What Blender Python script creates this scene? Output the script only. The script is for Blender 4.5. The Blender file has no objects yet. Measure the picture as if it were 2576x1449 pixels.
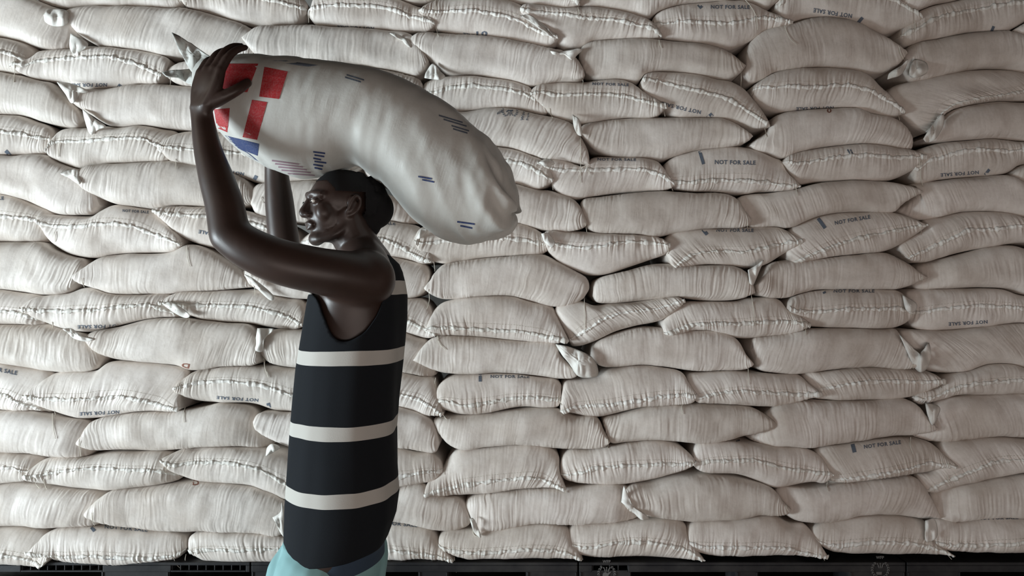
import bpy, bmesh, math, random
import numpy as np
from mathutils import Vector
from mathutils.bvhtree import BVHTree

C = bpy.context.scene
# ---------------- camera, light, exposure ----------------
D, F, H = 2.93, 1874.0, 1.55            # camera to stack face (m), focal length in px of a 2576 px wide frame, eye height
cam = bpy.data.cameras.new('camera'); camo = bpy.data.objects.new('camera', cam)
C.collection.objects.link(camo); C.camera = camo
camo.location = (0, -D, H); camo.rotation_euler = (math.pi/2, 0, 0)
cam.sensor_width = 36; cam.lens = F/2576*36; cam.clip_start = 0.05
C.view_settings.view_transform = 'Standard'; C.view_settings.look = 'None'
C.view_settings.gamma = 1; C.view_settings.use_curve_mapping = False
C.view_settings.exposure = 0.0

w = bpy.data.worlds.new('world'); C.world = w; w.use_nodes = True
bg = w.node_tree.nodes['Background']; bg.inputs['Color'].default_value = (0.86, 0.72, 0.66, 1); bg.inputs['Strength'].default_value = 0.075
# dim roof overhead, a little more light from the open sides
wt = w.node_tree; tcw = wt.nodes.new('ShaderNodeTexCoord'); sxw = wt.nodes.new('ShaderNodeSeparateXYZ'); rw = wt.nodes.new('ShaderNodeValToRGB')
wt.links.new(tcw.outputs['Generated'], sxw.inputs[0]); wt.links.new(sxw.outputs[2], rw.inputs[0]); wt.links.new(rw.outputs[0], bg.inputs['Color'])
rw.color_ramp.elements[0].position = .05; rw.color_ramp.elements[0].color = (.86, .73, .67, 1); rw.color_ramp.elements[1].position = .45; rw.color_ramp.elements[1].color = (.30, .25, .225, 1)

def area(name, loc, target, sx, sy, power, col):
    l = bpy.data.lights.new(name, 'AREA'); l.shape = 'RECTANGLE'; l.size = sx; l.size_y = sy; l.energy = power; l.color = col
    o = bpy.data.objects.new(name, l); C.collection.objects.link(o); o.location = loc
    o.rotation_euler = (Vector(target)-Vector(loc)).to_track_quat('-Z', 'Y').to_euler(); return o
# daylight through the loading door on the left, most of it thrown up off the bright yard outside
area('door_daylight', (-7.2, -3.1, 0.35), (-0.6, 0.0, 1.3), 2.4, 1.3, 700, (0.83, 0.945, 1.0))
area('sunlit_floor_by_door', (-3.5, -1.9, 0.06), (-0.9, -0.7, 1.7), 2.0, 1.6, 50, (0.80, 0.93, 1.0))
area('roof_sheet_daylight', (-4.2, -2.6, 3.4), (-1.8, 0, 1.9), 1.4, 1.2, 9, (1.0, 0.97, 0.78))
area('low_fill_light', (1.2, -4.6, 0.10), (0.7, 0.0, 1.7), 4.4, 1.0, 86, (1.0, 0.865, 0.80))  # added low warm fill behind the camera, lifts the middle and right from below

# ---------------- helpers ----------------
def P(px, py, y=0.0):
    s = (D+y)/F
    return Vector(((px-1288)*s, y, H-(py-724.5)*s))
def Pn(a, y):                            # Nx2 px -> Nx3
    a = np.asarray(a, float); s = (D+y)/F
    return np.stack([(a[:,0]-1288)*s, np.full(len(a), 1.0)*y, H-(a[:,1]-724.5)*s], 1)
def mesh_obj(name, verts, faces, mat=None, parent=None, smooth=True, uv=None):
    me = bpy.data.meshes.new(name); me.from_pydata([tuple(v) for v in verts], [], faces)
    if smooth: me.polygons.foreach_set('use_smooth', [True]*len(me.polygons))
    me.update()
    o = bpy.data.objects.new(name, me); C.collection.objects.link(o)
    if mat: me.materials.append(mat)
    if parent: o.parent = parent
    return o
def grid_obj(name, V, mat, parent, closed_v=False, caps=False, uv=None, extra_faces=None):
    nu, nv = V.shape[:2]
    idx = np.arange(nu*nv).reshape(nu, nv)
    if closed_v: a = idx; b = np.roll(idx, -1, 1)
    else: a = idx[:, :-1]; b = idx[:, 1:]
    q = np.stack([a[:-1], a[1:], b[1:], b[:-1]], -1).reshape(-1, 4)
    n = nu*nv
    me = bpy.data.meshes.new(name)
    me.vertices.add(n); me.vertices.foreach_set('co', V.reshape(-1).astype(np.float32))
    me.loops.add(len(q)*4); me.loops.foreach_set('vertex_index', q.reshape(-1).astype(np.int32))
    me.polygons.add(len(q)); me.polygons.foreach_set('loop_start', np.arange(0, len(q)*4, 4, dtype=np.int32))
    me.polygons.foreach_set('use_smooth', np.ones(len(q), bool))
    if uv is not None:
        l = me.uv_layers.new(name='UVMap'); l.data.foreach_set('uv', uv.reshape(-1, 2)[q.reshape(-1)].reshape(-1).astype(np.float32))
    me.update(calc_edges=True); me.validate()
    me.materials.append(mat)
    o = bpy.data.objects.new(name, me); C.collection.objects.link(o)
    if parent: o.parent = parent
    return o
def empty(name, loc=(0,0,0)):
    o = bpy.data.objects.new(name, None); C.collection.objects.link(o); o.location = loc; o.empty_display_size = 0.05
    return o
def keep(o, p):                           # parent without moving
    o.parent = p; o.matrix_parent_inverse = p.matrix_basis.inverted() if p.location.length else o.matrix_parent_inverse
def tag(o, label=None, cat=None, group=None, kind=None):
    for k, v in (('label', label), ('category', cat), ('group', group), ('kind', kind)):
        if v: o[k] = v
    return o
def crom(pts, n=14):
    p = np.asarray(pts, float); p = np.vstack([2*p[0]-p[1], p, 2*p[-1]-p[-2]])
    out = []
    for i in range(1, len(p)-2):
        t = np.linspace(0, 1, n, endpoint=False)[:, None]
        a, b, c, d = p[i-1], p[i], p[i+1], p[i+2]
        # tangents scaled by spacing keep tight corners from looping
        L0, L1, L2 = (np.linalg.norm(b-a)+1e-6)**.5, (np.linalg.norm(c-b)+1e-6)**.5, (np.linalg.norm(d-c)+1e-6)**.5
        m1 = (c-b) + L1*((b-a)/L0 - (c-a)/(L0+L1)); m2 = (c-b) + L1*((d-c)/L2 - (d-b)/(L1+L2))
        out.append((2*t**3-3*t**2+1)*b + (t**3-2*t**2+t)*m1 + (-2*t**3+3*t**2)*c + (t**3-t**2)*m2)
    out.append(p[-2:-1]); return np.vstack(out)
def along(poly, u):
    d = np.r_[0, np.cumsum(np.linalg.norm(np.diff(poly, axis=0), axis=1))]; d /= d[-1]
    return np.stack([np.interp(u, d, poly[:, k]) for k in range(poly.shape[1])], 1)
def vnoise(x, y, seed):
    r = np.random.RandomState(seed % 100000); T = r.rand(64, 64)*2-1
    xi = np.floor(x).astype(int); yi = np.floor(y).astype(int); fx = x-xi; fy = y-yi
    fx = fx*fx*(3-2*fx); fy = fy*fy*(3-2*fy)
    g = lambda a, b: T[(xi+a) % 64, (yi+b) % 64]
    return (g(0,0)*(1-fx)+g(1,0)*fx)*(1-fy) + (g(0,1)*(1-fx)+g(1,1)*fx)*fy
def pts(s): return [tuple(float(v) for v in q.split(',')) for q in s.split()]

# ---------------- materials ----------------
def newmat(name, col=(.8,.8,.8), rough=.6, spec=.3, metal=0):
    m = bpy.data.materials.new(name); m.use_nodes = True; b = m.node_tree.nodes['Principled BSDF']
    b.inputs['Base Color'].default_value = (*col, 1); b.inputs['Roughness'].default_value = rough
    b.inputs['Specular IOR Level'].default_value = spec; b.inputs['Metallic'].default_value = metal
    return m, m.node_tree, b
def mixrgb(nt, fac, a, b, bt='MIX'):
    n = nt.nodes.new('ShaderNodeMix'); n.data_type = 'RGBA'; n.blend_type = bt
    for s, v in ((n.inputs[0], fac), (n.inputs[6], a), (n.inputs[7], b)):
        if isinstance(v, bpy.types.NodeSocket): nt.links.new(v, s)
        elif isinstance(v, tuple): s.default_value = (*v, 1)
        else: s.default_value = v
    return n.outputs[2]
def noise(nt, vec, scale, detail=4, rough=.55, mapscale=None):
    if mapscale:
        mp = nt.nodes.new('ShaderNodeMapping'); mp.inputs['Scale'].default_value = mapscale; nt.links.new(vec, mp.inputs[0]); vec = mp.outputs[0]
    n = nt.nodes.new('ShaderNodeTexNoise'); n.inputs['Scale'].default_value = scale; n.inputs['Detail'].default_value = detail
    n.inputs['Roughness'].default_value = rough; nt.links.new(vec, n.inputs['Vector']); return n.outputs['Fac']
def ramp(nt, fac, p0, p1, c0=(0,0,0), c1=(1,1,1)):
    r = nt.nodes.new('ShaderNodeValToRGB'); r.color_ramp.elements[0].position = p0; r.color_ramp.elements[1].position = p1
    r.color_ramp.elements[0].color = (*c0, 1); r.color_ramp.elements[1].color = (*c1, 1); nt.links.new(fac, r.inputs[0]); return r.outputs[0]
def bump(nt, b, h, strength, dist, prev=None):
    n = nt.nodes.new('ShaderNodeBump'); n.inputs['Strength'].default_value = strength; n.inputs['Distance'].default_value = dist
    nt.links.new(h, n.inputs['Height'])
    if prev: nt.links.new(prev, n.inputs['Normal'])
    nt.links.new(n.outputs[0], b.inputs['Normal']); return n.outputs[0]
def sack_cloth(name, base, dirt, amt):
    m, nt, b = newmat(name, rough=.5, spec=.35)
    tc = nt.nodes.new('ShaderNodeTexCoord'); oi = nt.nodes.new('ShaderNodeObjectInfo'); geo = nt.nodes.new('ShaderNodeNewGeometry')
    pos = geo.outputs['Position']
    blot = ramp(nt, noise(nt, pos, 5.5, 5, .6), .38, .72)
    fine = ramp(nt, noise(nt, pos, 60, 3, .7), .45, .8)
    mul = nt.nodes.new('ShaderNodeMath'); mul.operation = 'MULTIPLY'; nt.links.new(blot, mul.inputs[0]); mul.inputs[1].default_value = amt
    c = mixrgb(nt, mul.outputs[0], base, dirt)
    f2 = nt.nodes.new('ShaderNodeMath'); f2.operation = 'MULTIPLY'; nt.links.new(fine, f2.inputs[0]); f2.inputs[1].default_value = amt*.35
    c = mixrgb(nt, f2.outputs[0], c, tuple(v*.72 for v in dirt))
    r = ramp(nt, oi.outputs['Random'], 0, 1, (.90,.895,.88), (1.0,1.0,1.0))
    c = mixrgb(nt, 1.0, c, r, 'MULTIPLY'); nt.links.new(c, b.inputs['Base Color'])
    uv = tc.outputs['UV']
    h1 = noise(nt, uv, 1, 3, .5, (170, 20, 1)); pm = ramp(nt, noise(nt, pos, 16, 3), .42, .68)
    mm = nt.nodes.new('ShaderNodeMath'); mm.operation = 'MULTIPLY'; nt.links.new(h1, mm.inputs[0]); nt.links.new(pm, mm.inputs[1])
    n1 = bump(nt, b, mm.outputs[0], .35, .0022)
    h2 = noise(nt, uv, 1, 2, .5, (700, 700, 1)); n2 = bump(nt, b, h2, .2, .0006, n1)
    bump(nt, b, noise(nt, pos, 34, 4, .6), .25, .003, n2)
    return m
M_sack = sack_cloth('woven_sack_cloth', (.77,.715,.67), (.46,.385,.325), .6)
M_seam = sack_cloth('folded_hem_cloth', (.84,.82,.78), (.5,.44,.38), .35)
M_carried = sack_cloth('carried_sack_cloth', (.62,.625,.60), (.40,.36,.31), .3)
M_thread = newmat('sewing_thread', (.66,.62,.54), .8, .1)[0]
def ink(name, col):
    m, nt, b = newmat(name, col, .6, .2)
    geo = nt.nodes.new('ShaderNodeNewGeometry')
    c = mixrgb(nt, ramp(nt, noise(nt, geo.outputs['Position'], 260, 3), .42, .62), col, tuple(.85*v+.05 for v in col)); nt.links.new(c, b.inputs['Base Color'])
    return m
M_ink = ink('faded_blue_ink', (.115,.14,.18)); M_red = ink('red_ink', (.38,.026,.030)); M_blue = ink('blue_ink', (.030,.052,.15))
M_rust = ink('brown_marker_ink', (.22,.09,.06)); M_dull = ink('dull_purple_ink', (.30,.20,.24))
def skin():
    m, nt, b = newmat('dark_brown_skin', rough=.42, spec=.45)
    geo = nt.nodes.new('ShaderNodeNewGeometry')
    c = mixrgb(nt, noise(nt, geo.outputs['Position'], 14, 4), (.026,.016,.013), (.050,.028,.021)); nt.links.new(c, b.inputs['Base Color'])
    bump(nt, b, noise(nt, geo.outputs['Position'], 350, 3), .15, .0006); return m
M_skin = skin()
def cloth(name, c0, c1, rough=.85):
    m, nt, b = newmat(name, rough=rough, spec=.15)
    geo = nt.nodes.new('ShaderNodeNewGeometry')
    c = mixrgb(nt, noise(nt, geo.outputs['Position'], 9, 4), c0, c1); nt.links.new(c, b.inputs['Base Color'])
    bump(nt, b, noise(nt, geo.outputs['Position'], 500, 2), .2, .0006); return m
M_trouser = cloth('teal_cotton', (.20,.37,.38), (.30,.50,.51)); M_under = cloth('dark_blue_cotton', (.035,.055,.085), (.05,.075,.11))
M_hair = cloth('black_hair', (.008,.008,.009), (.016,.015,.015), .9)
M_eye = newmat('eye_white', (.55,.50,.45), .25, .5)[0]; M_iris = newmat('dark_iris', (.01,.007,.005), .15, .5)[0]
def vest_mat():
    m, nt, b = newmat('black_knit_with_white_hoops', rough=.88, spec=.12)
    geo = nt.nodes.new('ShaderNodeNewGeometry'); sx = nt.nodes.new('ShaderNodeSeparateXYZ'); nt.links.new(geo.outputs['Position'], sx.inputs[0])
    ad = nt.nodes.new('ShaderNodeMath'); ad.operation = 'MULTIPLY_ADD'; nt.links.new(noise(nt, geo.outputs['Position'], 4, 2), ad.inputs[0]); ad.inputs[1].default_value = .018; nt.links.new(sx.outputs[2], ad.inputs[2])
    tot = None
    for zc, hw in VEST_BANDS:
        c = nt.nodes.new('ShaderNodeMath'); c.operation = 'COMPARE'; nt.links.new(ad.outputs[0], c.inputs[0]); c.inputs[1].default_value = zc+.009; c.inputs[2].default_value = hw
        if tot is None: tot = c.outputs[0]
        else:
            mx = nt.nodes.new('ShaderNodeMath'); mx.operation = 'MAXIMUM'; nt.links.new(tot, mx.inputs[0]); nt.links.new(c.outputs[0], mx.inputs[1]); tot = mx.outputs[0]
    col = mixrgb(nt, tot, (.012,.014,.017), (.50,.485,.45)); nt.links.new(col, b.inputs['Base Color'])
    bump(nt, b, noise(nt, geo.outputs['Position'], 420, 2), .3, .0008); return m
VEST_BANDS = [(P(0, 722, -.85).z, .0185), (P(0, 897, -.95).z, .0185), (P(0, 1082, -.95).z, .0185), (P(0, 1243, -.95).z, .0185)]
M_vest = vest_mat()
def plastic():
    m, nt, b = newmat('black_pallet_plastic', rough=.55, spec=.3)
    geo = nt.nodes.new('ShaderNodeNewGeometry')
    c = mixrgb(nt, ramp(nt, noise(nt, geo.outputs['Position'], 12, 5), .4, .75), (.012,.012,.014), (.035,.034,.034)); nt.links.new(c, b.inputs['Base Color'])
    bump(nt, b, noise(nt, geo.outputs['Position'], 180, 3), .3, .001); return m
M_pallet = plastic(); M_emb = newmat('worn_grey_plastic', (.13,.125,.12), .6, .3)[0]
def concrete(name, a, c2):
    m, nt, b = newmat(name, rough=.85, spec=.15)
    geo = nt.nodes.new('ShaderNodeNewGeometry')
    c = mixrgb(nt, noise(nt, geo.outputs['Position'], 3, 6, .6), a, c2); nt.links.new(c, b.inputs['Base Color'])
    bump(nt, b, noise(nt, geo.outputs['Position'], 40, 5), .3, .004); return m
M_floor = concrete('concrete_floor', (.26,.25,.235), (.40,.385,.36)); M_wall = concrete('plastered_wall', (.20,.19,.18), (.28,.27,.25))

# ---------------- room ----------------
def boxv(x0, x1, y0, y1, z0, z1): return [(x0,y0,z0),(x1,y0,z0),(x1,y1,z0),(x0,y1,z0),(x0,y0,z1),(x1,y0,z1),(x1,y1,z1),(x0,y1,z1)]
BF = [(0,3,2,1),(4,5,6,7),(0,1,5,4),(1,2,6,5),(2,3,7,6),(3,0,4,7)]
def box_obj(name, b, mat, parent=None, bev=0):
    o = mesh_obj(name, boxv(*b), BF, mat, parent, smooth=False)
    if bev:
        md = o.modifiers.new('bevel', 'BEVEL'); md.width = bev; md.segments = 2
    return o
tag(box_obj('floor', (-6, 6, -7, 1.6, -.1, 0), M_floor), kind='structure')
tag(box_obj('wall_back', (-6, 6, 1.4, 1.6, 0, 4.2), M_wall), kind='structure')
tag(box_obj('trim_1', (-3.4, 3.6, -.06, 1.35, 0, .345), M_floor, bev=.01), kind='structure')

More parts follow.
